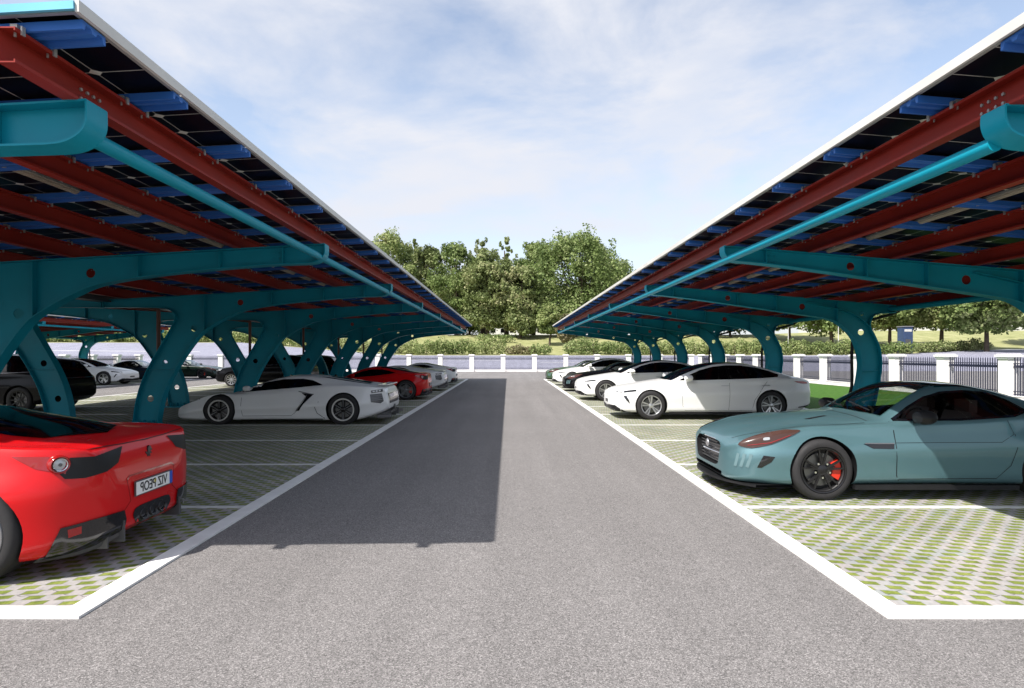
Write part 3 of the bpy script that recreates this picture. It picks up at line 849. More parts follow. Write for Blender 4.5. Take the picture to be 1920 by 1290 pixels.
def hedge(x0, x1, D, h, w, lm, label, seed, dens=1.):
    X0, X1 = px(x0, D), px(x1, D)
    rng = np.random.default_rng(seed); rr = random.Random(seed); cl = []
    n = max(2, int((X1 - X0) / .9))
    mid = (X0 + X1) / 2; g0 = terrain(mid, D)
    root = empty('hedge', (mid, D, g0))
    for i in range(n):
        X = X0 + (X1 - X0) * (i + .5) / n
        hh = h * rr.uniform(.75, 1.12); g = terrain(X, D) - g0
        for k in range(2):
            cl.append(((X - mid + rr.uniform(-.4, .4), rr.uniform(-w / 2, w / 2), g + hh * rr.uniform(.42, .62)), (.95, .8, hh * .52), int(210 * dens)))
    o = link('foliage', np_mesh('foliage', leaf_cloud(cl, .27, rng), [M[lm]]), root)
    mb = MB()
    for i in range(0, n, 2):
        X = X0 + (X1 - X0) * (i + .5) / n - mid
        mb.tube([(X, 0, terrain(X + mid, D) - g0 - .1), (X + rr.uniform(-.2, .2), 0, h * .7)], .05, 5)
    mb.build('stem', M['bark'], root)
    tag(root, label, 'hedge', 'hedges along the far side of the road')
hedge(748, 940, 93, 2.5, 2.2, 'leaf_c', 'long yellow green hedge left of the gap below the grove', 11)
hedge(955, 1000, 93, 1.6, 2.0, 'leaf_d', 'low brownish shrubs in the middle of the gap below the grove', 12)
hedge(998, 1030, 92, 2.0, 2.2, 'leaf_c', 'small round light shrub right of the middle of the gap', 13)
hedge(1062, 1210, 93, 2.5, 2.2, 'leaf_a', 'dark green hedge beginning at the tip of the right carport', 14)
hedge(1215, 1440, 93, 2.4, 2.2, 'leaf_c', 'long light hedge seen behind the right carport columns', 15)
hedge(1445, 1605, 92, 2.3, 2.2, 'leaf_c', 'light hedge seen through the arch left of the nearest right column', 16)
hedge(1650, 1712, 90, 1.7, 2.2, 'leaf_a', 'dark shrubs before the blue kiosk', 17)
hedge(1722, 1845, 91, 1.6, 2.2, 'leaf_b', 'low olive shrubs below the leafy trees at the right', 18)
hedge(60, 330, 93, 1.9, 2.2, 'leaf_c', 'light hedge across the road above the white sedan on the left', 19)
hedge(335, 560, 93, 2.1, 2.2, 'leaf_c', 'light hedge across the road above the black suv on the left', 20)
hedge(565, 745, 93, 2.3, 2.2, 'leaf_b', 'olive hedge seen between the left carport legs', 21)
# dark shrub on the lawn
rng = np.random.default_rng(5)
D = 112; X = px(928, D)
t = empty('shrub', (X, D, terrain(X, D))); link('foliage', np_mesh('foliage', leaf_cloud([((dx, 0, .8), (1.6, 1.2, .9), 260) for dx in (-2.2, -.7, .8, 2.2)], .3, rng), [M['leaf_a']]), t)
mb = MB()
for dx in (-2, 0, 2): mb.tube([(dx, 0, -.1), (dx, 0, .9)], .06, 5)
mb.build('stem', M['bark'], t); tag(t, 'dark low shrub on the lawn left of the lane axis', 'shrub')
# kiosk, lamp post, sign posts and distant car-park items beyond the road
M['kiosk'] = mat('blue_grey_cladding', (.035, .06, .13), .5, noise=(3, .2))
M['wall_pale'] = mat('pale_wall', (.55, .54, .52), .8, noise=(1, .08))
M['roof_grey'] = mat('grey_roof', (.2, .2, .22), .7, noise=(1, .1))
def ground_obj(name, x, D, label, cat, group=None):
    X = px(x, D); o = empty(name, (X, D, terrain(X, D))); tag(o, label, cat, group); return o
k = ground_obj('kiosk', 1697, 93.2, 'dark blue kiosk standing in the park right of the nearest right column', 'kiosk')
MB().box((0, 0, 2.0), (1.5, 1.4, 4.0)).build('body', M['kiosk'], k)
MB().box((0, 0, 4.06), (1.7, 1.6, .12)).build('roof', M['roof_grey'], k)
MB().box((0, -.715, 1.1), (.8, .03, 2.0)).build('door', M['dark_metal'], k)
MB().box((.0, -.715, 3.45), (1.1, .03, .35)).build('sign_panel', M['wall_pale'], k)
def lamp(x, D, h, label):
    o = ground_obj('street_lamp', x, D, label, 'street lamp', 'street lamps in the park')
    MB().tube([(0, 0, -.1), (0, 0, h)], [.09, .05], 8).build('pole', M['wall_pale'], o, 50)
    MB().box((.35, 0, h + .03), (.9, .16, .09)).build('lamp_head', M['dark_metal'], o)
lamp(1572, 96, 4.6, 'pale street lamp seen through the arch left of the nearest right column')
lamp(1478, 98, 4.2, 'pale street lamp behind the long light hedge on the right')
lamp(660, 100, 4.6, 'pale street lamp behind the left carport legs')
def house(x, D, w, h, label):
    o = ground_obj('park_building', x, D, label, 'building', 'pale buildings behind the trees')
    MB().box((0, 0, h / 2), (w, 8, h)).build('wall', M['wall_pale'], o)
    MB().prism([(-w / 2 - .5, h), (w / 2 + .5, h), (w / 2 - 2, h + 1.6), (-w / 2 + 2, h + 1.6)], -4.6, 4.6).build('roof', M['roof_grey'], o)
    wm = MB()
    for i in range(int(w / 3)):
        MB().box((-w / 2 + 1.5 + 3 * i, -4.02, h * .55), (1.3, .06, 1.3)).build('window', M['glass_dark'], o)
house(985, 200, 30, 4.0, 'low pale building behind the grove at the end of the lawn')
house(1820, 165, 26, 4.5, 'low pale building behind the spreading tree at the right')
house(1590, 170, 24, 4.5, 'low pale building behind the lamp left of the nearest right column')

# ------------------------------------------------------------------ cars
def pchip(keys):
    xs = [k[0] for k in keys]; ys = [k[1] for k in keys]; n = len(xs)
    h = [xs[i + 1] - xs[i] for i in range(n - 1)]; d = [(ys[i + 1] - ys[i]) / h[i] for i in range(n - 1)]
    m = [d[0]] + [0.0] * (n - 2) + [d[-1]]
    for i in range(1, n - 1):
        if d[i - 1] * d[i] > 0:
            w1 = 2 * h[i] + h[i - 1]; w2 = h[i] + 2 * h[i - 1]; m[i] = (w1 + w2) / (w1 / d[i - 1] + w2 / d[i])
    def f(x):
        if x <= xs[0]: return ys[0]
        if x >= xs[-1]: return ys[-1]
        i = 0
        while x > xs[i + 1]: i += 1
        t = (x - xs[i]) / h[i]
        return ((1 + 2 * t) * (1 - t) ** 2 * ys[i] + t * (1 - t) ** 2 * h[i] * m[i] + t * t * (3 - 2 * t) * ys[i + 1] + t * t * (t - 1) * h[i] * m[i + 1])
    return f

class Body:
    def __init__(s, sp):
        s.sp = sp; s.L = sp['L']
        for k in ('top', 'sh', 'bot', 'w', 'wr', 'cr', 'fs'): setattr(s, k, pchip(sp[k]))
        s.mid = sp.get('mid', .58); s.tuck = sp.get('tuck', .95)
        s.mat_extra = []
    def half(s, x):
        w, sh, bo, tp, wr = s.w(x), s.sh(x), s.bot(x), s.top(x), s.wr(x)
        ws = w * s.fs(x); ze = tp - s.cr(x); ze = max(ze, sh + .004)
        wr = min(wr, ws - .02)
        gh = ze - sh
        P = [(0, bo), (.8 * w, bo), (s.tuck * w, bo + .05), (w * .985, bo + .3 * (sh - bo)), (w, bo + s.mid * (sh - bo)), (w * (.35 + .65 * s.fs(x)) + 0, bo + .84 * (sh - bo)),
             (ws, sh), (ws + (wr - ws) * .42, sh + gh * .40), (wr, ze), (wr * .6, ze + (tp - ze) * .68), (0, tp)]
        return P
    def section(s, x, k=4):
        P = [Vector(p) for p in s.half(x)]
        out = []
        n = len(P)
        for i in range(n - 1):
            p0 = P[i - 1] if i > 0 else Vector((-P[1].x, P[1].y)); p1 = P[i]; p2 = P[i + 1]
            p3 = P[i + 2] if i + 2 < n else Vector((-P[n - 2].x, P[n - 2].y))
            for j in range(k):
                t = j / k
                q = .5 * ((2 * p1) + (-p0 + p2) * t + (2 * p0 - 5 * p1 + 4 * p2 - p3) * t * t + (-p0 + 3 * p1 - 3 * p2 + p3) * t ** 3)
                lin = p1.lerp(p2, t)
                out.append(lin.lerp(q, .72))
        out.append(P[-1])
        return out
    def stations(s):
        xs = []
        L_ = s.L
        for a in (0, .012, .03, .055, .09, .14, .2, .28, .37, .46): xs.append(a)
        x = .56
        while x < L_ - .5: xs.append(x); x += .085
        for a in (.46, .37, .28, .2, .14, .09, .055, .03, .012, 0): xs.append(L_ - a)
        return xs
    def shell(s, x0=None, x1=None):
        mb = MB(); xs = s.stations(); secs = []
        for x in xs:
            h = s.section(x); ring = [(x, -p.x, p.y) for p in h] + [(x, p.x, p.y) for p in reversed(h[1:-1])]
            secs.append(ring)
        n = len(secs[0]); vs = [p for r_ in secs for p in r_]
        fs = []
        for i in range(len(xs) - 1):
            for k in range(n):
                fs.append((i * n + k, i * n + (k + 1) % n, (i + 1) * n + (k + 1) % n, (i + 1) * n + k))
        # rounded end caps: two shrinking rings and a centre point
        for base, sg_ in ((0, -1), ((len(xs) - 1) * n, 1)):
            ring = vs[base:base + n]; x = ring[0][0]
            cz = (min(p[2] for p in ring) + max(p[2] for p in ring)) / 2
            prev = list(range(base, base + n))
            for f_, dx in ((.85, .006), (.5, .010)):
                o = len(vs); vs += [(x + sg_ * dx, p[1] * f_, cz + (p[2] - cz) * f_) for p in ring]
                cur = list(range(o, o + n))
                for k in range(n): fs.append((prev[k], prev[(k + 1) % n], cur[(k + 1) % n], cur[k]))
                prev = cur
            o = len(vs); vs.append((x + sg_ * .011, 0, cz))
            for k in range(n): fs.append((prev[k], prev[(k + 1) % n], o))
        mb.add(vs, fs); return mb
    def cavity(s, x0, x1, floor=.36):
        mb = MB(); N = 16; vs = []
        for i in range(N + 1):
            x = x0 + (x1 - x0) * i / N
            w, sh, tp, wr = s.w(x), s.sh(x), s.top(x), s.wr(x); ws = w * s.fs(x); ze = max(tp - s.cr(x), sh + .01)
            P = [(0, floor), (w - .14, floor), (w - .11, sh - .12), (ws - .07, sh - .03), (max(.1, min(wr, ws) - .045), max(sh, ze - .05)), (0, max(sh + .0, tp - .05))]
            ring = [(x, -a, b) for a, b in P] + [(x, a, b) for a, b in reversed(P[1:-1])]
            vs += ring
        n = 10
        fs = [(i * n + k, i * n + (k + 1) % n, (i + 1) * n + (k + 1) % n, (i + 1) * n + k) for i in range(N) for k in range(n)]
        fs += [tuple(range(n)), tuple(range((N + 1) * n - 1, N * n - 1, -1))]
        mb.add(vs, fs); return mb

def boolean_cut(me, cutters, dark):
    """cut a list of MB solids out of mesh me (paint slot 0, dark slot 1)"""
    base = bpy.data.objects.new('tmp_base', me); col.objects.link(base)
    tmp = []
    for c in cutters:
        cm = bpy.data.meshes.new('tmp_cut'); cm.from_pydata(c.v, [], c.f); cm.materials.append(me.materials[0]); cm.materials.append(dark)
        cm.polygons.foreach_set('material_index', [1] * len(cm.polygons)); fix(cm)
        co = bpy.data.objects.new('tmp_cut', cm); col.objects.link(co); tmp.append(co)
        md = base.modifiers.new('b', 'BOOLEAN'); md.operation = 'DIFFERENCE'; md.solver = 'EXACT'; md.object = co
    dg = bpy.context.evaluated_depsgraph_get(); dg.update()
    out = bpy.data.meshes.new_from_object(base.evaluated_get(dg))
    for co in tmp:
        cm = co.data; bpy.data.objects.remove(co); bpy.data.meshes.remove(cm)
    bpy.data.objects.remove(base)
    return out

class Patcher:
    def __init__(s, shell_mb):
        s.bvh = BVHTree.FromPolygons([Vector(v) for v in shell_mb.v], shell_mb.f)
    def patch(s, pts, d, off=.004, grid=.06, thick=0.0, mirror=False, mb=None, mi=0):
        """project the outline (3D points) along direction d onto the body; returns an MB"""
        mb = mb or MB()
        for mir in ((False, True) if mirror else (False,)):
            dd = Vector(d).normalized(); P = [Vector(p) for p in pts]
            if mir:
                dd.y *= -1; P = [Vector((p.x, -p.y, p.z)) for p in P]
            up = Vector((0, 0, 1)) if abs(dd.z) < .9 else Vector((1, 0, 0))
            a = up.cross(dd).normalized(); b = dd.cross(a)
            # densify outline
            Q = []
            for i, p in enumerate(P):
                q = P[(i + 1) % len(P)]; k = max(1, int((q - p).length / grid))
                for j in range(k): Q.append(p.lerp(q, j / k))
            q2 = [Vector((p.dot(a), p.dot(b))) for p in Q]
            x0, x1 = min(q.x for q in q2), max(q.x for q in q2); y0, y1 = min(q.y for q in q2), max(q.y for q in q2)
            pts2 = list(q2); n = len(q2)
            def inside(x, y):
                r_ = False; j = n - 1
                for i in range(n):
                    if (q2[i].y > y) != (q2[j].y > y) and x < (q2[j].x - q2[i].x) * (y - q2[i].y) / (q2[j].y - q2[i].y) + q2[i].x: r_ = not r_
                    j = i
                return r_
            def dist(x, y): return min((x - q.x) ** 2 + (y - q.y) ** 2 for q in q2)
            gx = x0 + grid / 2
            while gx < x1:
                gy = y0 + grid / 2
                while gy < y1:
                    if inside(gx, gy) and dist(gx, gy) > (grid * .35) ** 2: pts2.append(Vector((gx, gy)))
                    gy += grid
                gx += grid
            v2, _, f2, *_r = delaunay_2d_cdt(pts2, [], [list(range(n))], 1, 1e-5)
            cen = sum(P, Vector()) / len(P); dep = cen.dot(dd); vs = []
            last = None
            for q in v2:
                o = a * q.x + b * q.y + dd * (dep - 1.6)
                hit, nrm, idx, ds = s.bvh.ray_cast(o, dd, 3.2)
                if hit is None:
                    h2, n2, i2, d2 = s.bvh.find_nearest(o + dd * 1.6)
                    hit = h2; nrm = n2
                if nrm.dot(dd) > 0: nrm = -nrm
                vs.append(hit + nrm * off)
            fs = [tuple(f) for f in f2]
            if thick:
                m = len(vs); vv = vs + [v + dd * thick for v in vs]
                from collections import Counter
                ec = Counter()
                for f in fs:
                    for i in range(len(f)): ec[frozenset((f[i], f[(i + 1) % len(f)]))] += 1
                sd = []
                for f in fs:
                    for i in range(len(f)):
                        e = (f[i], f[(i + 1) % len(f)])
                        if ec[frozenset(e)] == 1: sd.append((e[1], e[0], e[0] + m, e[1] + m))
                mb.add(vv, fs + sd, mi)
            else: mb.add(vs, fs, mi)
        return mb
    def strip(s, line, d, w, off=.003, mirror=False, mb=None, mi=0, thick=0.0):
        """thin band along a polyline"""
        dd = Vector(d).normalized(); L1 = []; L2 = []
        P = [Vector(p) for p in line]
        for i, p in enumerate(P):
            t = (P[min(i + 1, len(P) - 1)] - P[max(0, i - 1)]).normalized(); n = dd.cross(t).normalized()
            L1.append(p + n * w / 2); L2.append(p - n * w / 2)
        return s.patch(L1 + L2[::-1], d, off, .09, thick, mirror, mb, mi)

WHEELS = {}
def wheel_meshes(style, r, wd):
    key = (style, r, wd)
    if key in WHEELS: return WHEELS[key]
    rr = r * {'coupe': .745, 'sedan': .70, 'wedge': .72, 'super': .74, 'suv': .68}[style]
    ty = MB(); h = wd / 2
    ty.lathe([(rr, -h + .02), (rr + .01, -h + .004), (rr + .03, -h), (r - .035, -h + .004), (r - .012, -h + .018), (r - .002, -h + .045), (r, -h + .07), (r, h - .07), (r - .002, h - .045), (r - .012, h - .018), (r - .035, h - .004), (rr + .03, h), (rr, h - .02)], 56)
    for c in (-.25, .25):
        pass
    tyre = ty.mesh('wheel', [M['tyre']], 40)
    rm = MB(); face = -h
    face_m, lip_m = {'coupe': ('rim_dark', 'rim_dark'), 'sedan': ('rim_silver', 'rim_silver'), 'wedge': ('rim_dark', 'white_trim'), 'super': ('rim_grey', 'rim_grey'), 'suv': ('rim_silver', 'rim_silver')}[style]
    rm.lathe([(rr - .001, -h + .012), (rr - .012, -h + .01), (rr - .03, -h + .03), (rr - .035, -h + .16), (rr - .035, h - .03)], 48, 2)
    lw = .016 if style != 'wedge' else .026
    rm.lathe([(rr + .004, -h + .012), (rr - .002, -h + .002), (rr - lw, -h + .006), (rr - lw - .006, -h + .02)], 48, 1)
    rm.lathe([(.0, -h + .115), (rr - .03, -h + .115)], 32, 2)
    hub_y = -h + .03
    rm.lathe([(0, hub_y - .012), (.03, hub_y - .01), (.058, hub_y + .0), (.066, hub_y + .03)], 20, 0)
    def spoke(a, r0, r1, w0, w1, y0, y1, t=.03, mi=0, skew=0):
        ca, sa = math.cos(a), math.sin(a)
        ca2, sa2 = math.cos(a + skew), math.sin(a + skew)
        vs = []
        for (rad, w, y, c_, s_) in ((r0, w0, y0, ca, sa), (r1, w1, y1, ca2, sa2)):
            for (k, yy) in ((-w / 2, y), (w / 2, y), (w / 2 * .8, y + t), (-w / 2 * .8, y + t)):
                vs.append((rad * c_ - k * s_, yy, rad * s_ + k * c_))
        rm.add(vs, [(0, 1, 5, 4), (1, 2, 6, 5), (2, 3, 7, 6), (3, 0, 4, 7), (3, 2, 1, 0), (4, 5, 6, 7)], mi)
    R1 = rr - .012
    if style == 'coupe':
        for k in range(5):
            a = 2 * PI * k / 5 + .3
            for s_ in (-1, 1): spoke(a + s_ * .09, .045, R1, .022, .017, hub_y, -h + .018, .035, 0, s_ * .12)
            spoke(a, .05, R1 * .6, .026, .012, hub_y + .006, -h + .03, .02, 0)
        for k in range(5):
            a = 2 * PI * k / 5 + .3 + PI / 5
            rm.lathe([(0, -.006), (.012, -.006), (.012, .01)], 8, 3, c=(.085 * math.cos(a), hub_y, .085 * math.sin(a)))
    elif style == 'sedan':
        for k in range(5):
            a = 2 * PI * k / 5 + .25
            spoke(a, .03, R1, .028, .034, hub_y, -h + .012, .03, 0)
            spoke(a + .34, .05, R1, .02, .022, hub_y + .006, -h + .018, .02, 0, .06)
            # blade between the pair
            c1, s1 = math.cos(a + .05), math.sin(a + .05)
            vs = []
            for (q, rad, y) in ((a + .10, .42 * rr, hub_y + .012), (a + .06, R1, -h + .026), (a + .42, R1, -h + .026), (a + .30, .55 * rr, hub_y + .014)):
                vs.append((rad * math.cos(q), y, rad * math.sin(q)))
            rm.add(vs, [(0, 1, 2, 3)], 3)
    elif style == 'wedge':
        for k in range(6):
            a = 2 * PI * k / 6 + .52
            spoke(a, .04, R1, .06, .085, hub_y + .02, -h + .035, .04, 0)
            spoke(a, .04, R1, .02, .03, hub_y + .012, -h + .028, .04, 4)
    elif style == 'super':
        for k in range(5):
            a = 2 * PI * k / 5 + .2
            spoke(a, .04, R1, .05, .03, hub_y, -h + .02, .035, 0)
            spoke(a + .16, .1, R1, .016, .02, hub_y + .01, -h + .022, .03, 0, .05); spoke(a - .16, .1, R1, .016, .02, hub_y + .01, -h + .022, .03, 0, -.05)
    else:
        for k in range(10):
            a = 2 * PI * k / 10
            spoke(a, .04, R1, .026, .03, hub_y, -h + .016, .03, 0)
    rim = rm.mesh('rim', [M[face_m], M[lip_m], M['rim_black'], M['rim_grey'] if style != 'coupe' else M['chrome'], M['dark_metal']], 35)
    dk = MB(); dk.lathe([(.05, -h + .085), (rr * .72, -h + .085), (rr * .72, -h + .105), (.05, -h + .105)], 40)
    disc = dk.mesh('brake_disc', [M['disc']])
    cp = MB()
    for k in range(6):
        q = PI * (.06 - .085 * (k - 2.5) * .8)
        pass
    vs = []
    A = [(-.55 + 1.1 * k / 8) for k in range(9)]
    for q in A:
        for (rad, y) in ((rr * .50, -h + .055), (rr * .86, -h + .055), (rr * .86, -h + .12), (rr * .50, -h + .12)):
            vs.append((rad * math.cos(q), y, rad * math.sin(q)))
    fs = [(i * 4 + k, i * 4 + (k + 1) % 4, i * 4 + 4 + (k + 1) % 4, i * 4 + 4 + k) for i in range(8) for k in range(4)] + [(0, 1, 2, 3), (35, 34, 33, 32)]
    cp.add(vs, fs); cal = cp.mesh('brake_caliper', [M['caliper'] if style in ('coupe', 'super') else M['dark_metal']], 30)
    WHEELS[key] = (tyre, rim, disc, cal); return WHEELS[key]

def add_wheels(root, sp):
    for ax, r in ((sp['fa'], sp['rf']), (sp['ra'], sp['rr'])):
        ms = wheel_meshes(sp['style'], r, sp.get('tw', .24))
        for sd in (-1, 1):
            o = link('wheel', ms[0], root); o.location = (ax - sp['L'] / 2, sd * (sp['W'] / 2 - sp.get('tw', .24) / 2 - sp.get('inset', .025)), r - .004)
            o.rotation_euler = (0, 0, 0 if sd < 0 else PI)
            link('rim', ms[1], o); link('brake_disc', ms[2], o); link('brake_caliper', ms[3], o)

def rounded(pts, r_=.25, k=3):
    """round the corners of a closed polygon of 2D/3D points"""
    P = [Vector(p) for p in pts]; n = len(P); out = []
    for i in range(n):
        a, b, c = P[i - 1], P[i], P[(i + 1) % n]
        p = b.lerp(a, r_); q = b.lerp(c, r_)
        for j in range(k + 1):
            t = j / k; out.append(p.lerp(b, t).lerp(b.lerp(q, t), t))
    return out
def side(pts, y=-1.): return [(a, y, b) for a, b in pts]

def build_car(sp, name, paint_m):
    B = Body(sp); root = empty(name); Lh = sp['L'] / 2
    sh = B.shell(); P = Patcher(sh)
    me = sh.mesh('body', [paint_m, M['black_plastic']])
    cut = []
    tw = sp.get('tw', .24)
    for ax, r in ((sp['fa'], sp['rf']), (sp['ra'], sp['rr'])):
        for sd in (-1, 1):
            c = MB(); rg = r + sp.get('gap', .035); y0 = sd * (sp['W'] / 2 - tw - .09); y1 = sd * (sp['W'] / 2 + .3)
            prof = []
            N = 40
            vs = [(ax + rg * math.cos(2 * PI * i / N), y, r + rg * math.sin(2 * PI * i / N)) for y in (y0, y1) for i in range(N)]
            c.add(vs, [tuple(range(N)), tuple(range(2 * N - 1, N - 1, -1))] + [(i, (i + 1) % N, (i + 1) % N + N, i + N) for i in range(N)])
            cut.append(c)
    if sp.get('cab'):
        x0, x1 = sp['cab']; cut.append(B.cavity(x0, x1))
        for w in sp['win_cut']:
            c = MB()
            if w[0] == 'side': c.prism([tuple(p) for p in w[1]], -1.4, 1.4)
            else: c.prism([tuple(p) for p in w[1]], w[2], 2.2, to=lambda a, b, z: (a, b, z))
            cut.append(c)
    for c in sp.get('cuts', lambda: [])(): cut.append(c)
    me2 = boolean_cut(me, cut, M['cabin'] if sp.get('cab') else M['black_plastic'])
    me2.name = 'body'
    fix(me2, 38, recalc=False)
    if len(me2.materials) == 0: me2.materials.append(paint_m)
    body = link('body', me2, root)
    def part(nm, mb, mats, parent=root, smooth=40):
        # the left and the right piece of a mirrored part are objects of their own
        ys = [v[1] for v in mb.v]
        if ys and min(abs(y) for y in ys) > .008 and min(ys) < 0 < max(ys) and all(len({mb.v[i][1] > 0 for i in f}) == 1 for f in mb.f):
            o = None
            for sd in (True, False):
                q = MB(); idx = {i: k for k, i in enumerate(i for i, v in enumerate(mb.v) if (v[1] > 0) == sd)}
                q.v = [mb.v[i] for i in idx]
                for f, m_ in zip(mb.f, mb.m):
                    if f[0] in idx: q.f.append([idx[i] for i in f]); q.m.append(m_)
                o = q.build(nm, mats, parent, smooth)
            return o
        return mb.build(nm, mats, parent, smooth)
    sp['detail'](B, P, part, root)
    for o in root.children: o.location = (-Lh, 0, 0)
    add_wheels(root, sp)
    return root

def mirror_mesh(part, x, y, z, s_=1., mats=None, nm='door_mirror'):
    for sd in (-1, 1):
        mb = MB(); n = 10; vs = []; 
        prof = [(-.085, .02), (-.07, .055), (-.02, .075), (.05, .07), (.075, .06)]
        rings = []
        for (dx, rad) in prof:
            ring = [(x + dx * s_, sd * (y + .11 * s_) + sd * rad * 1.5 * s_ * math.cos(2 * PI * k / n), z + rad * s_ * math.sin(2 * PI * k / n)) for k in range(n)]
            rings.append(ring)
        vs = [p for r_ in rings for p in r_]
        fs = [(i * n + k, i * n + (k + 1) % n, (i + 1) * n + (k + 1) % n, (i + 1) * n + k) for i in range(len(prof) - 1) for k in range(n)] + [tuple(range(n)), tuple(range(len(vs) - 1, len(vs) - n - 1, -1))]
        mb.add(vs, fs)
        mb.tube([(x + .01, sd * (y - .05), z - .06 * s_), (x, sd * (y + .05), z - .03 * s_)], .02 * s_, 6, 1)
        part(nm, mb, mats)

def interior(part, root, x_dash, x_seat, ydr=.36, zf=.30, top=1.12):
    mb = MB(); mb.box((x_dash, 0, .70), (.42, 1.3, .26)); mb.box((x_dash + .2, 0, .62), (.3, 1.25, .2)); part('dashboard', mb, M['cabin'])
    for sd in (-1, 1):
        s_ = MB()
        s_.box((x_seat - .05, sd * ydr, zf + .17), (.5, .46, .14))
        s_.beam((x_seat + .2, sd * ydr, zf + .2), (x_seat + .38, sd * ydr, top - .18), .46, .12)
        s_.box((x_seat + .42, sd * ydr, top - .1), (.1, .24, .16))
        part('seat', s_, M['seat'])
    st = MB(); c = Vector((x_dash + .42, -ydr, .84)); pts = []
    for k in range(17):
        a = 2 * PI * k / 16; pts.append(c + Vector((.06 * math.sin(a), .17 * math.cos(a), .16 * math.sin(a))))
    st.tube(pts, .014, 6); st.box(c, (.03, .3, .04)); part('steering_wheel', st, M['cabin'])

# ---- long-bonnet coupe (teal)
COUPE = dict(L=4.5, W=1.90, fa=1.0, ra=3.60, rf=.345, rr=.35, style='coupe', tw=.25, gap=.03, mid=.60, tuck=.96,
    top=[(0, .56), (.02, .615), (.08, .66), (.25, .725), (.5, .785), (.9, .85), (1.3, .905), (1.78, .965), (2.03, 1.10), (2.3, 1.235), (2.52, 1.30), (2.8, 1.31), (3.1, 1.275), (3.6, 1.15), (4.0, 1.01), (4.25, .93), (4.4, .86), (4.47, .78), (4.5, .70)],
    sh=[(0, .50), (.03, .56), (.1, .61), (.3, .69), (.6, .775), (1.0, .825), (1.35, .83), (1.7, .845), (2.2, .86), (2.8, .89), (3.3, .94), (3.6, .95), (4.0, .92), (4.3, .86), (4.46, .76), (4.5, .66)],
    bot=[(0, .22), (.03, .19), (.2, .165), (.6, .15), (1, .16), (3.9, .17), (4.25, .22), (4.5, .34)],
    w=[(0, .50), (.012, .56), (.04, .64), (.09, .715), (.17, .785), (.28, .84), (.45, .89), (.7, .93), (.98, .95), (1.4, .935), (2.2, .915), (2.9, .93), (3.5, .96), (3.85, .95), (4.15, .9), (4.35, .82), (4.46, .74), (4.5, .66)],
    wr=[(0, .38), (.5, .50), (1, .56), (1.65, .70), (1.85, .71), (2.2, .63), (2.55, .57), (3, .54), (3.6, .47), (4.1, .5), (4.5, .5)],
    cr=[(0, .012), (.5, .02), (1.0, .03), (1.55, .05), (1.8, .07), (2.2, .055), (2.6, .045), (3.2, .05), (3.8, .04), (4.5, .02)],
    fs=[(0, .95), (.3, .92), (.95, .86), (1.5, .90), (2.2, .93), (3.0, .93), (3.5, .86), (4.0, .88), (4.5, .94)])
cw = [(1.86, .895), (2.08, 1.03), (2.3, 1.14), (2.52, 1.20), (2.8, 1.215), (3.1, 1.19), (3.32, 1.10), (3.42, 1.0), (3.2, .945), (2.6, .905)]
COUPE['cab'] = (1.62, 3.6)
COUPE['win_cut'] = [('side', cw), ('top', [(1.82, -.61), (1.76, -.3), (1.74, 0), (1.76, .3), (1.82, .61), (2.45, .475), (2.47, 0), (2.45, -.475)], .80)]
def coupe_cuts():
    c = []
    # grille mouth recess
    mouth = rounded([(-.38, .30), (.38, .30), (.45, .54), (.38, .60), (-.38, .60), (-.45, .54)], .22)
    m = MB(); m.prism([(p.x, p.y) for p in mouth], -.2, .13, to=lambda a, b, x: (x, a, b)); c.append(m)
    low = rounded([(-.46, .200), (.46, .200), (.49, .262), (-.49, .262)], .2)
    m = MB(); m.prism([(p.x, p.y) for p in low], -.2, .12, to=lambda a, b, x: (x, a, b)); c.append(m)
    return c
COUPE['cuts'] = coupe_cuts
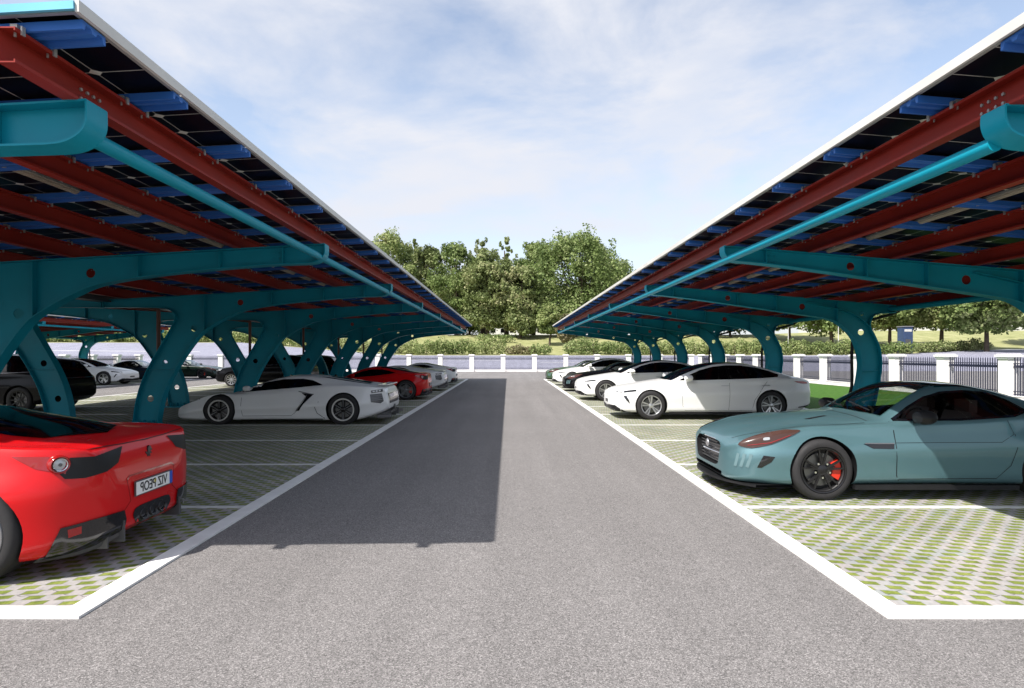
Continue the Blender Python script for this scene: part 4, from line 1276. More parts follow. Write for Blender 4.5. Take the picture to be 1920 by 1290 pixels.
def coupe_detail(B, P, part, root):
    part('windscreen', P.patch([(1.80, -.64, .95), (1.735, -.3, .95), (1.72, 0, .95), (1.735, .3, .95), (1.80, .64, .95), (2.47, .50, 1.27), (2.49, 0, 1.3), (2.47, -.50, 1.27)], (0, 0, -1), .003, .09), M['glass_clear'])
    g = P.patch(side(cw), (0, 1, 0), .003, .08, mirror=True); part('side_window', g, M['glass_smoke'])
    part('rear_window', P.patch([(3.1, -.42, 1), (4.05, -.34, 1), (4.08, 0, 1), (4.05, .34, 1), (3.1, .42, 1), (3.08, 0, 1)], (0, 0, -1), .004, .09), M['glass_dark'])
    fr = MB()
    for a, b in zip(cw, cw[1:] + cw[:1]): P.strip(side([a, b]), (0, 1, 0), .022, .006, True, fr)
    part('window_surround', fr, M['gloss_black'])
    # dark sheet over the body-colour roof, painting in its shade
    part('roof_shade', P.patch([(2.50, -.56, 1.3), (2.50, .56, 1.3), (3.4, .53, 1.3), (3.4, -.53, 1.3)], (0, 0, -1), .004, .1), M['glass_dark'])
    hl = rounded([(.10, -.70, .60), (.24, -.78, .565), (.44, -.86, .625), (.64, -.90, .735), (.74, -.91, .80), (.6, -.84, .79), (.36, -.76, .735), (.2, -.72, .67)], .3, 2)
    d = (.55, .75, -.12)
    part('headlight', P.patch(hl, d, .010, .025, mirror=True), M['lens_amber'])
    hl2 = rounded([(.36, -.81, .665), (.42, -.84, .675), (.425, -.83, .705), (.37, -.80, .695)], .3, 2)
    part('headlight_lamp', P.patch(hl2, d, .017, .02, mirror=True), M['lens_clear'])
    part('headlight_strip', P.strip([(.22, -.74, .60), (.42, -.85, .64), (.62, -.89, .735)], d, .006, .016, True), M['lens_red'])
    # grille
    gm = MB()
    for z in (.33, .37, .41, .45, .49, .53, .57): gm.box((.06, 0, z), (.02, .80, .008), 0)
    gm.box((.075, 0, .45), (.01, .88, .29), 1)
    part('grille', gm, [M['dark_metal'], M['gloss_black']])
    bars = MB(); bars.tube(smooth_pts([(.055, -.40, .44), (.01, -.2, .45), (-.002, 0, .452), (.01, .2, .45), (.055, .40, .44)], 4), .009, 6)
    bars.tube(smooth_pts([(.04, -.33, .60), (.0, 0, .612), (.04, .33, .60)], 5), .007, 6)
    part('grille_bar', bars, M['chrome'])
    bd = MB(); bd.lathe([(0, -.012), (.04, -.010), (.047, 0), (.04, .01)], 20, 0, 'y', (0, 0, 0)); vs = [(v[1] - .004, v[0], v[2] + .53) for v in bd.v]; bd.v = vs; part('badge', bd, M['rim_silver'])
    lg = MB(); lg.box((.09, 0, .231), (.01, .94, .06), 0)
    for y in range(-4, 5): lg.box((.075, y * .1, .231), (.01, .008, .06), 1)
    part('lower_grille', lg, [M['gloss_black'], M['dark_metal']])
    part('side_intake', P.patch([(.34, -.87, .50), (.46, -.90, .49), (.42, -.89, .43), (.32, -.86, .36), (.28, -.84, .36)], (.6, .8, 0), .004, .04, mirror=True), M['gloss_black'])
    it = MB()
    for k in range(3):
        P.strip([(.12 + .065 * k, -.72 - .035 * k, .505), (.09 + .06 * k, -.70 - .035 * k, .355)], (.75, .65, 0), .035, .008, True, it, 0, 0)
    part('intake_vane', it, M['vane'])
    # splitter and skirts
    sp_ = MB(); n = 24; top = []; 
    for k in range(n + 1):
        y = -.86 + 1.72 * k / n; x = .30 - .33 * (1 - (abs(y) / .87) ** 2.6) - .03
        top.append((x, y))
    vs = [(x, y, .165) for x, y in top] + [(x, y, .14) for x, y in top] + [(.7, y, .165) for x, y in top] + [(.7, y, .14) for x, y in top]
    m = n + 1; fs = []
    for k in range(n):
        fs += [(k, k + 1, 2 * m + k + 1, 2 * m + k), (m + k, m + k + 1, k + 1, k), (3 * m + k, 3 * m + k + 1, m + k + 1, m + k)]
    sp_.add(vs, fs); part('splitter', sp_, M['black_plastic'])
    sk = MB()
    for sd in (-1, 1): sk.box((2.28, sd * .88, .15), (1.85, .08, .05))
    part('side_skirt', sk, M['black_plastic'])
    # fender vent
    part('fender_vent', P.patch(side([(1.45, .64), (1.80, .64), (1.79, .585), (1.55, .59)]), (0, 1, 0), .005, .05, mirror=True), M['gloss_black'])
    part('vent_trim', P.strip(side([(1.47, .643), (1.8, .643)]), (0, 1, 0), .012, .009, True), M['rim_grey'])
    # shut lines
    sl = MB()
    P.strip(side([(1.82, .88), (1.82, .60), (1.83, .28), (1.86, .22)]), (0, 1, 0), .009, .002, True, sl)
    P.strip(side([(1.82, .65), (2.4, .655), (3.0, .66), (3.15, .75), (3.1, .90)]), (0, 1, 0), .005, .002, True, sl)
    P.strip(side([(1.86, .24), (2.95, .25), (3.1, .4), (3.16, .6), (3.16, .75)]), (0, 1, 0), .007, .002, True, sl)
    P.strip([(.12, -.5, .7), (.5, -.66, .8), (1.0, -.74, .85), (1.55, -.76, .88)], (0, 0, -1), .009, .002, True, sl)
    part('shut_line', sl, M['black_plastic'])
    part('bonnet_line', P.strip([(1.60, -.72, .88), (1.58, -.3, .9), (1.575, 0, .9), (1.58, .3, .9), (1.60, .72, .88)], (0, 0, -1), .012, .002), M['black_plastic'])
    bv = MB(); P.patch([(1.05, -.36, .9), (1.32, -.30, .9), (1.34, -.345, .9), (1.1, -.40, .9)], (0, 0, -1), .004, .05, mirror=True, mb=bv); part('bonnet_vent', bv, M['black_plastic'])
    mirror_mesh(part, 2.06, .90, .95, 1.1, [M['black_plastic'], M['black_plastic']])
    wp = MB(); wp.tube([(1.76, -.5, .985), (1.86, .1, 1.04)], .009, 5); wp.tube([(1.74, .05, .995), (1.84, .58, 1.01)], .009, 5); part('wiper', wp, M['black_plastic'])
    part('tail_light', P.patch([(4.46, -.76, .80), (4.5, -.40, .80), (4.5, -.40, .75), (4.46, -.74, .72)], (-1, .35, 0), .005, .06, mirror=True), M['lens_red'])
    interior(part, root, 1.95, 2.6)
COUPE['detail'] = coupe_detail

# ---- large fastback sedan (white)
SEDAN = dict(L=5.1, W=1.98, fa=.95, ra=3.98, rf=.365, rr=.365, style='sedan', tw=.24, gap=.035, mid=.62, tuck=.965,
    top=[(0, .60), (.02, .665), (.07, .72), (.2, .78), (.45, .84), (.9, .92), (1.3, .985), (1.5, 1.02), (1.9, 1.20), (2.3, 1.345), (2.7, 1.43), (3.05, 1.45), (3.5, 1.425), (4.0, 1.32), (4.4, 1.20), (4.75, 1.10), (4.98, 1.05), (5.05, 1.0), (5.08, .92), (5.1, .8)],
    sh=[(0, .55), (.03, .62), (.1, .67), (.3, .735), (.6, .80), (1, .865), (1.5, .925), (2.5, .965), (3.5, 1.0), (4.2, 1.03), (4.7, 1.03), (4.95, .99), (5.06, .93), (5.1, .75)],
    bot=[(0, .26), (.03, .22), (.2, .19), (.7, .175), (4.3, .18), (4.7, .22), (5.1, .36)],
    w=[(0, .58), (.012, .64), (.04, .71), (.09, .775), (.17, .835), (.3, .89), (.5, .935), (.8, .965), (1.1, .98), (1.8, .975), (2.5, .975), (3.4, .98), (4.0, .985), (4.4, .96), (4.75, .90), (4.95, .82), (5.06, .74), (5.1, .66)],
    wr=[(0, .45), (.5, .56), (1, .62), (1.5, .73), (1.75, .74), (2.1, .67), (2.6, .60), (3.2, .585), (3.8, .56), (4.4, .55), (5.1, .55)],
    cr=[(0, .012), (.6, .02), (1.2, .035), (1.6, .06), (2.2, .06), (2.8, .05), (3.5, .05), (4.3, .05), (4.8, .03), (5.1, .02)],
    fs=[(0, .95), (.3, .92), (.95, .90), (1.6, .92), (2.5, .935), (3.4, .93), (4.1, .89), (4.6, .9), (5.1, .94)])
def sedan_detail(B, P, part, root):
    dlo = [(1.66, .985), (1.95, 1.12), (2.25, 1.245), (2.6, 1.335), (2.95, 1.37), (3.3, 1.365), (3.7, 1.315), (4.05, 1.225), (4.28, 1.135), (4.2, 1.075), (3.7, 1.045), (3.0, 1.02), (2.3, 1.0)]
    part('side_window', P.patch(side(dlo), (0, 1, 0), .004, .08, mirror=True), M['glass_dark'])
    part('roof_glass', P.patch([(1.52, -.64, 1), (1.44, -.3, 1), (1.42, 0, 1), (1.44, .3, 1), (1.52, .64, 1), (2.1, .60, 1), (2.6, .545, 1), (3.3, .52, 1), (4.2, .46, 1), (4.5, .36, 1), (4.56, 0, 1), (4.5, -.36, 1), (4.2, -.46, 1), (3.3, -.52, 1), (2.6, -.545, 1), (2.1, -.60, 1)], (0, 0, -1), .004, .1), M['glass_dark'])
    sl = MB()
    P.strip(side([(1.78, .97), (1.72, .70), (1.74, .35), (1.8, .25)]), (0, 1, 0), .007, .002, True, sl)
    P.strip(side([(2.92, 1.36), (2.93, 1.02), (2.92, .6), (2.9, .25)]), (0, 1, 0), .006, .005, True, sl)
    P.strip(side([(3.95, 1.03), (3.75, .8), (3.55, .5), (3.5, .3)]), (0, 1, 0), .007, .002, True, sl)
    P.strip(side([(1.8, .24), (3.5, .24)]), (0, 1, 0), .006, .002, True, sl)
    P.strip([(.1, -.6, .7), (.5, -.74, .8), (1.0, -.80, .85), (1.45, -.8, .9)], (0, 0, -1), .007, .002, True, sl)
    part('shut_line', sl, M['black_plastic'])
    part('headlight', P.strip([(.08, -.72, .69), (.28, -.86, .71), (.55, -.93, .745)], (.55, .8, -.1), .046, .006, True), M['gloss_black'])
    part('air_vent', P.patch([(.26, -.84, .60), (.34, -.88, .605), (.40, -.90, .50), (.42, -.91, .40), (.33, -.88, .50)], (.5, .85, 0), .004, .04, mirror=True), M['gloss_black'])
    part('lower_grille', P.patch([(.05, -.50, .36), (.15, -.72, .33), (.25, -.82, .245), (.05, -.62, .225), (.0, 0, .225), (.05, .62, .225), (.25, .82, .245), (.15, .72, .33), (.05, .50, .36), (0, 0, .32)], (1, 0, 0), .005, .06), M['black_plastic'])
    part('corner_intake', P.patch([(.02, -.56, .36), (.10, -.72, .36), (.24, -.84, .25), (.30, -.87, .20), (.10, -.78, .20), (.03, -.64, .21)], (.75, .65, 0), .006, .04, mirror=True), M['black_plastic'])
    sk = MB()
    for sd in (-1, 1): sk.box((2.45, sd * .90, .17), (2.1, .08, .05))
    part('side_skirt', sk, M['black_plastic'])
    lp = MB(); P.strip([(.02, -.6, .2), (.2, -.84, .2), (.4, -.93, .19)], (.6, .8, 0), .03, .006, True, lp); part('splitter', lp, M['black_plastic'])
    part('tail_light', P.patch([(4.62, -.95, .97), (4.85, -.88, .975), (4.98, -.8, .95), (4.97, -.8, .905), (4.85, -.88, .905), (4.72, -.93, .93)], (-.3, .95, 0), .005, .05, mirror=True), M['lens_red'])
    part('rear_light_bar', P.strip([(5.08, -.7, .95), (5.1, -.3, .95), (5.1, 0, .95)], (-1, 0, 0), .03, .005, True), M['lens_red'])
    part('rear_bumper_trim', P.patch([(4.7, -.93, .30), (4.95, -.84, .32), (5.08, -.6, .36), (5.08, -.6, .42), (4.95, -.84, .36), (4.7, -.93, .33)], (-.5, .8, 0), .005, .06, mirror=True), M['black_plastic'])
    pl = MB(); pl.box((-.012, 0, .44), (.014, .46, .13), 0); pl.box((-.02, 0, .44), (.004, .40, .085), 1); part('number_plate', pl, [M['plate_white'], M['dark_metal']])
    bd = MB(); bd.lathe([(0, -.01), (.03, -.008), (.036, 0)], 16); bd.v = [(v[1] + .004, v[0], v[2] + .60) for v in bd.v]; part('badge', bd, M['rim_silver'])
    mirror_mesh(part, 1.85, .93, 1.055, 1.15, [bpy.data.materials['white_car_paint'], M['black_plastic']])
    hd = MB()
    for x in (2.72, 3.75): P.strip(side([(x, .86), (x + .2, .865)]), (0, 1, 0), .022, .006, True, hd)
    part('door_handle', hd, M['rim_silver'])
SEDAN['detail'] = sedan_detail

# ---- wedge supercar (silver)
WEDGE = dict(L=5.02, W=2.06, fa=1.12, ra=4.02, rf=.345, rr=.365, style='wedge', tw=.27, gap=.03, mid=.5, tuck=.97,
    top=[(0, .30), (.03, .36), (.1, .42), (.4, .52), (.8, .615), (1.2, .71), (1.5, .80), (1.9, .96), (2.3, 1.085), (2.7, 1.145), (3.0, 1.15), (3.4, 1.12), (3.8, 1.06), (4.3, .98), (4.7, .92), (4.9, .89), (4.96, .85), (5.0, .74), (5.02, .6)],
    sh=[(0, .26), (.05, .34), (.15, .41), (.5, .56), (.85, .68), (1.15, .725), (1.5, .70), (2.0, .705), (2.6, .76), (3.2, .84), (3.7, .90), (4.1, .91), (4.5, .885), (4.8, .86), (4.95, .80), (5.02, .58)],
    bot=[(0, .13), (.2, .11), (.6, .10), (4.2, .10), (4.6, .18), (4.9, .28), (5.02, .36)],
    w=[(0, .62), (.02, .70), (.08, .80), (.2, .88), (.4, .93), (.7, .97), (1.1, .99), (1.7, .96), (2.3, .94), (3.0, .97), (3.6, 1.01), (4.05, 1.025), (4.35, 1.0), (4.55, .95), (4.75, .88), (4.92, .80), (5.02, .72)],
    wr=[(0, .5), (.6, .6), (1.2, .66), (1.7, .66), (2.2, .58), (2.7, .52), (3.2, .50), (3.8, .50), (4.4, .52), (5.02, .56)],
    cr=[(0, .01), (1.0, .012), (1.5, .03), (2.2, .04), (3.0, .035), (3.6, .03), (4.4, .015), (5.02, .01)],
    fs=[(0, .96), (.5, .92), (1.1, .88), (1.7, .92), (2.5, .92), (3.2, .86), (4.0, .84), (4.5, .88), (5.02, .95)])
def wedge_detail(B, P, part, root):
    dlo = [(1.38, .745), (1.7, .865), (2.1, .985), (2.5, 1.055), (2.95, 1.065), (3.2, 1.03), (3.48, .925), (3.1, .885), (2.6, .84), (1.95, .785)]
    part('side_window', P.patch(side(dlo), (0, 1, 0), .004, .08, mirror=True), M['glass_dark'])
    part('windscreen', P.patch([(1.28, -.52, 1), (1.18, 0, 1), (1.28, .52, 1), (2.4, .46, 1), (2.42, 0, 1), (2.4, -.46, 1)], (0, 0, -1), .004, .1), M['glass_dark'])
    part('side_intake', P.patch(side([(3.02, .745), (3.30, .705), (3.10, .50), (2.98, .33), (2.92, .335), (3.06, .52), (3.14, .66)]), (0, 1, 0), .005, .05, mirror=True), M['gloss_black'])
    ic = MB(); P.strip(side([(2.95, .78), (3.18, .73), (3.32, .71)]), (0, 1, 0), .02, .012, True, ic); P.strip(side([(2.9, .32), (3.03, .50), (3.12, .64), (3.15, .70)]), (0, 1, 0), .012, .012, True, ic)
    part('intake_edge', ic, M['rim_grey'])
    part('engine_cover', P.patch([(3.35, -.46, 1), (4.55, -.50, 1), (4.6, -.42, 1), (3.5, -.36, 1)], (0, 0, -1), .005, .1, mirror=True), M['gloss_black'])
    part('rear_window', P.patch([(3.5, -.2, 1), (4.5, -.26, 1), (4.5, .26, 1), (3.5, .2, 1)], (0, 0, -1), .005, .1), M['glass_dark'])
    d = (-.75, .66, 0)
    part('tail_light', P.patch([(4.70, -.90, .80), (4.93, -.78, .835), (4.93, -.78, .775), (4.70, -.90, .735)], d, .006, .04, mirror=True), M['gloss_black'])
    tl = MB()
    for k in range(3): P.patch([(4.73 + .06 * k, -.89 + .03 * k, .785 + .012 * k), (4.77 + .06 * k, -.87 + .03 * k, .79 + .012 * k), (4.77 + .06 * k, -.87 + .03 * k, .765 + .012 * k), (4.73 + .06 * k, -.89 + .03 * k, .755 + .012 * k)], d, .012, .04, mirror=True, mb=tl)
    part('tail_lamp', tl, M['lens_clear'])
    part('rear_vent', P.patch([(4.67, -.92, .71), (4.90, -.80, .735), (4.93, -.79, .55), (4.86, -.82, .50), (4.66, -.92, .53)], d, .006, .04, mirror=True), M['dark_metal'])
    vf = MB()
    for z in (.55, .60, .65, .70): P.strip([(4.68, -.91, z), (4.9, -.80, z + .01)], d, .01, .012, True, vf)
    part('vent_slat', vf, M['gloss_black'])
    part('rear_mesh', P.patch([(5.02, -.62, .72), (5.02, .62, .72), (5.02, .55, .48), (5.02, -.55, .48)], (-1, 0, 0), .006, .06), M['gloss_black'])
    df = MB()
    for sd in (-1, 1):
        df.box((4.93, sd * .72, .20), (.30, .34, .06), rot=Matrix.Rotation(sd * -.15, 3, 'Z'))
        df.box((4.85, sd * .30, .20), (.35, .02, .16)); df.box((4.88, sd * .5, .21), (.35, .02, .16))
    df.box((4.86, 0, .25), (.3, 1.3, .05))
    part('diffuser', df, M['dark_metal'])
    ex = MB(); ex.tube([(4.9, 0, .36), (5.06, 0, .36)], .07, 6); part('exhaust', ex, M['dark_metal'])
    sw = MB(); sw.box((4.88, 0, .925), (.22, 1.3, .02)); part('spoiler', sw, bpy.data.materials['silver_car_paint'])
    sl = MB()
    P.strip(side([(1.62, .70), (1.62, .45), (1.66, .22)]), (0, 1, 0), .007, .002, True, sl)
    P.strip(side([(1.66, .21), (2.8, .22), (2.95, .34)]), (0, 1, 0), .007, .002, True, sl)
    P.strip(side([(3.6, .16), (3.42, .28), (3.36, .42), (3.45, .55)]), (0, 1, 0), .012, .003, True, sl)
    P.strip(side([(1.6, .12), (2.6, .13), (3.55, .14)]), (0, 1, 0), .02, .003, True, sl)
    part('shut_line', sl, M['black_plastic'])
    part('headlight', P.patch([(.25, -.86, .47), (.62, -.9, .60), (.7, -.8, .61), (.3, -.74, .5)], (.3, .5, -.7), .005, .05, mirror=True), M['lens_amber'])
    part('front_intake', P.patch([(.02, -.7, .3), (.02, -.25, .28), (.02, -.25, .17), (.05, -.72, .17)], (1, 0, 0), .005, .05, mirror=True), M['gloss_black'])
    mirror_mesh(part, 1.80, .96, .86, .85, [bpy.data.materials['silver_car_paint'], M['rim_silver']])
WEDGE['detail'] = wedge_detail

# ---- mid-engined coupe (red)
SUPER = dict(L=4.5, W=1.95, fa=1.08, ra=3.74, rf=.345, rr=.36, style='super', tw=.26, gap=.028, mid=.6, tuck=.96,
    top=[(0, .40), (.02, .45), (.08, .50), (.3, .58), (.7, .67), (1.1, .76), (1.4, .85), (1.85, 1.05), (2.2, 1.165), (2.5, 1.21), (2.8, 1.205), (3.2, 1.14), (3.6, 1.065), (3.9, 1.005), (4.2, .965), (4.38, .955), (4.43, .935), (4.46, .88), (4.48, .80), (4.5, .66)],
    sh=[(0, .36), (.05, .43), (.15, .48), (.5, .62), (.85, .73), (1.1, .76), (1.6, .735), (2.2, .765), (2.9, .86), (3.4, .935), (3.75, .965), (4.1, .955), (4.3, .945), (4.41, .92), (4.46, .84), (4.5, .58)],
    bot=[(0, .16), (.2, .13), (.6, .12), (3.9, .13), (4.2, .15), (4.4, .19), (4.5, .26)],
    w=[(0, .52), (.012, .58), (.04, .66), (.1, .75), (.2, .83), (.4, .90), (.7, .94), (1.05, .955), (1.6, .93), (2.3, .925), (2.9, .95), (3.4, .97), (3.75, .975), (4.0, .96), (4.15, .92), (4.27, .86), (4.36, .79), (4.43, .70), (4.475, .60), (4.5, .50)],
    wr=[(0, .4), (.6, .5), (1.2, .62), (1.6, .64), (2.0, .58), (2.5, .52), (3.0, .52), (3.6, .54), (4.1, .60), (4.5, .56)],
    cr=[(0, .012), (1.0, .02), (1.5, .05), (2.2, .05), (3.0, .05), (3.6, .04), (4.2, .025), (4.5, .015)],
    fs=[(0, .95), (.5, .90), (1.05, .86), (1.6, .91), (2.3, .92), (3.0, .88), (3.7, .85), (4.1, .88), (4.4, .93), (4.5, .96)])
def super_detail(B, P, part, root):
    dlo = [(1.50, .80), (1.8, .93), (2.1, 1.04), (2.45, 1.105), (2.8, 1.105), (3.05, 1.06), (3.35, .975), (3.1, .935), (2.6, .875), (2.0, .825)]
    part('side_window', P.patch(side(dlo), (0, 1, 0), .004, .08, mirror=True), M['glass_dark'])
    part('windscreen', P.patch([(1.34, -.52, 1), (1.22, 0, 1), (1.34, .52, 1), (2.15, .44, 1), (2.17, 0, 1), (2.15, -.44, 1)], (0, 0, -1), .004, .1), M['glass_dark'])
    part('rear_window', P.patch([(2.74, -.50, 1), (3.2, -.50, 1), (3.7, -.50, 1), (3.92, -.44, 1), (4.12, 0, 1), (3.92, .44, 1), (3.7, .50, 1), (3.2, .50, 1), (2.74, .50, 1)], (0, 0, -1), .005, .08), M['glass_dark'])
    gv = MB()
    for x in (3.95, 4.0, 4.05): P.strip([(x, -.34 + (x - 3.95) * 1.2, 1), (x + .04, 0, 1), (x, .34 - (x - 3.95) * 1.2, 1)], (0, 0, -1), .012, .009, False, gv)
    part('engine_vent', gv, M['black_plastic'])
    d = (-.82, .55, -.05)
    # round lamps with the dark panel inboard
    def disc(c, rad, n=20, dd=d):
        dd_ = Vector(dd).normalized(); a = Vector((0, 0, 1)).cross(dd_).normalized(); b = dd_.cross(a)
        return [Vector(c) + a * rad * math.cos(2 * PI * k / n) + b * rad * math.sin(2 * PI * k / n) for k in range(n)]
    dr = (-.80, .60, 0)
    part('tail_light_panel', P.patch([(4.36, -.76, .885), (4.43, -.62, .875), (4.48, -.34, .905), (4.49, -.42, .79), (4.47, -.54, .745), (4.42, -.70, .725), (4.35, -.80, .735), (4.32, -.83, .79)], dr, .005, .04, mirror=True), M['black_plastic'])
    part('tail_light_wing', P.patch([(4.36, -.77, .87), (4.26, -.86, .90), (4.06, -.94, .91), (4.20, -.90, .82), (4.34, -.79, .77)], (-.6, .8, 0), .005, .04, mirror=True), M['lens_red'])
    dd = Vector(dr).normalized()
    for nm, prof, mt in (('tail_light', [(.048, .0), (.052, .028), (.060, .034), (.068, .024), (.070, -.03)], 'lens_red'),
                         ('tail_light_ring', [(.040, .0), (.042, .030), (.047, .032), (.050, .0)], 'chrome'),
                         ('tail_lamp', [(0, .024), (.025, .022), (.042, .016)], 'lens_clear'), ('lamp_centre', [(0, .032), (.012, .03), (.014, .01)], 'dark_metal')):
        for sd in (-1, 1):
            ax = Vector((-dd.x, -dd.y * -sd, -dd.z)); ax = Vector((-dd.x, sd * abs(dd.y), 0)).normalized()
            hit = P.bvh.ray_cast(Vector((4.34, sd * .825, .842)) + ax * 1.2, -ax, 3)[0]
            lm = MB(); lm.lathe(prof, 28)
            a_ = Vector((0, 0, 1)).cross(ax).normalized(); b_ = ax.cross(a_)
            lm.v = [tuple(hit + a_ * v[0] + ax * v[1] + b_ * v[2]) for v in lm.v]
            part(nm, lm, M[mt])
    # plate recess lines, plate
    rc = MB(); P.strip([(4.5, .34, .635), (4.5, .30, .66), (4.5, -.30, .66), (4.5, -.34, .635)], (-1, 0, 0), .014, .004, False, rc)
    P.strip([(4.5, -.34, .635), (4.5, -.30, .46), (4.5, -.40, .38)], (-1, 0, 0), .008, .003, True, rc)
    part('plate_recess', rc, M['lens_red'])
    px_ = 4.525; zc = .545
    pr = MB(); pr.box((px_, 0, zc), (.012, .53, .125)); pl = part('plate_frame', pr, M['dark_metal'])
    # plate faces, as they look in the photograph (mirror writing, blue band on the far side)
    pp = MB(); pp.box((px_ + .008, -.022, zc), (.006, .475, .105)); plate = part('number_plate', pp, M['plate_white'], root)
    pb = MB(); pb.box((px_ + .008, .24, zc), (.0062, .045, .105)); part('plate_band', pb, M['plate_blue'], root)
    ys = MB(); ys.box((px_ + .0125, -.005, zc + .018), (.002, .024, .03)); part('plate_seal', ys, M['yellow_seal'], root)
    cu = bpy.data.curves.new('txt', 'FONT'); cu.body = 'VIZ PEOP'; cu.size = .118; cu.align_x = 'CENTER'; cu.align_y = 'CENTER'; cu.extrude = .001; cu.offset = .0012
    to = bpy.data.objects.new('txt', cu); tm = bpy.data.meshes.new_from_object(to); bpy.data.objects.remove(to)
    # mirrored writing: local text x -> +y seen from behind reads reversed
    for v in tm.vertices:
        v.co = Vector((px_ + .0125 + v.co.z, -.02 - v.co.x * .80, zc + v.co.y * .95 - .002))
    tm.materials.clear(); tm.materials.append(M['plate_ink']); tm.name = 'plate_lettering'
    link('plate_lettering', tm, root)
    # rearing horse emblem
    horse = [(0, .052), (.010, .046), (.016, .036), (.012, .033), (.020, .026), (.024, .016), (.020, .012), (.014, .020), (.010, .014), (.012, .004), (.022, -.004), (.018, -.010), (.008, -.006), (.004, -.016), (.012, -.026), (.008, -.034), (.014, -.050), (.004, -.050), (-.002, -.036), (-.004, -.022),
             (-.012, -.030), (-.010, -.046), (-.020, -.046), (-.018, -.028), (-.016, -.014), (-.024, -.006), (-.028, .010), (-.022, .012), (-.018, .002), (-.012, .002), (-.010, .014), (-.012, .026), (-.008, .038), (-.004, .046)]
    em = MB(); k = 1.15
    ex_ = P.bvh.ray_cast(Vector((6, 0, .805)), Vector((-1, 0, 0)))[0].x
    em.prism([(a * k * 1.55, b * k) for a, b in horse], ex_ - .012, ex_ + .006, to=lambda a, b, x: (x, a, b + .805))
    part('emblem', em, M['gloss_black'], smooth=None)
    # bumper: centre exhaust box, side diffusers
    ce = rounded([(4.5, -.24, .395), (4.5, .24, .395), (4.5, .28, .33), (4.5, .20, .235), (4.5, -.20, .235), (4.5, -.28, .33)], .3)
    part('exhaust_surround', P.patch(ce, (-1, 0, 0), .006, .05), M['gloss_black'])
    ex = MB()
    for y in (-.13, 0, .13): ex.lathe([(.036, .02), (.046, .014), (.050, .02), (.050, .05)], 20, 0, 'y', (0, 0, 0)); n = len(ex.v) - 80; ex.v = ex.v[:n] + [(4.535 - v[1], v[0] + y, v[2] + .315) for v in ex.v[n:]]
    part('exhaust_pipe', ex, M['rim_dark'])
    part('bumper_cutout', P.patch([(4.30, -.80, .385), (4.42, -.66, .405), (4.48, -.50, .41), (4.5, -.385, .405), (4.5, -.36, .33), (4.5, -.38, .24), (4.46, -.56, .20), (4.30, -.82, .17), (4.24, -.86, .16)], (-.85, .5, 0), .012, .04, mirror=True), M['gloss_black'])
    part('fog_light', P.patch([(4.36, -.79, .365), (4.42, -.73, .375), (4.42, -.73, .32), (4.37, -.79, .305)], (-.85, .5, 0), .014, .04, mirror=True), M['lens_red'])
    df = MB()
    def sheet3(mb, A, B_, t=(.022, 0, 0)):
        A = smooth_pts(A, 5); B_ = smooth_pts(B_, 5); n = len(A); t = Vector(t)
        vs = [p for k in range(n) for p in (A[k], B_[k], B_[k] - t, A[k] - t)]
        fs = [(4 * k + j, 4 * k + (j + 1) % 4, 4 * k + 4 + (j + 1) % 4, 4 * k + 4 + j) for k in range(n - 1) for j in range(4)] + [(0, 1, 2, 3), (4 * n - 1, 4 * n - 2, 4 * n - 3, 4 * n - 4)]
        mb.add(vs, fs)
    for sd in (-1, 1):
        sheet3(df, [(4.22, sd * .84, .175), (4.38, sd * .71, .225), (4.47, sd * .54, .285), (4.51, sd * .39, .325)],
                   [(4.14, sd * .80, .125), (4.33, sd * .66, .135), (4.43, sd * .52, .165), (4.49, sd * .39, .215)], (.03, 0, 0))
        for y, z0, z1 in ((.40, .16, .325), (.52, .14, .28)):
            df.beam((4.36 - (y - .4) * .4, sd * y, (z0 + z1) / 2), (4.525 - (y - .4) * .45, sd * y, (z0 + z1) / 2), .016, z1 - z0)
    part('diffuser', df, M['dark_metal'])
    sl = MB()
    part('deck_line', P.strip([(4.40, -.66, .93), (4.44, -.3, .93), (4.45, 0, .93), (4.44, .3, .93), (4.40, .66, .93)], (-.5, 0, -1), .008, .003), M['black_plastic'])
    P.strip(side([(1.72, .74), (1.70, .5), (1.76, .24)]), (0, 1, 0), .007, .002, True, sl)
    P.strip(side([(2.95, .88), (2.85, .55), (2.7, .25)]), (0, 1, 0), .007, .002, True, sl)
    P.strip(side([(1.76, .23), (2.7, .24)]), (0, 1, 0), .007, .002, True, sl)
    part('shut_line', sl, M['black_plastic'])
    part('headlight', P.patch([(.35, -.84, .55), (.5, -.9, .60), (1.0, -.86, .77), (.9, -.78, .75), (.45, -.76, .6)], (.2, .5, -.6), .005, .05, mirror=True), M['lens_clear'])
    part('front_intake', P.patch([(0, -.6, .32), (0, .6, .32), (0, .5, .18), (0, -.5, .18)], (1, 0, 0), .005, .06), M['gloss_black'])
    mirror_mesh(part, 1.82, .90, .90, .85, [bpy.data.materials['red_car_paint'], M['black_plastic']])
SUPER['detail'] = super_detail

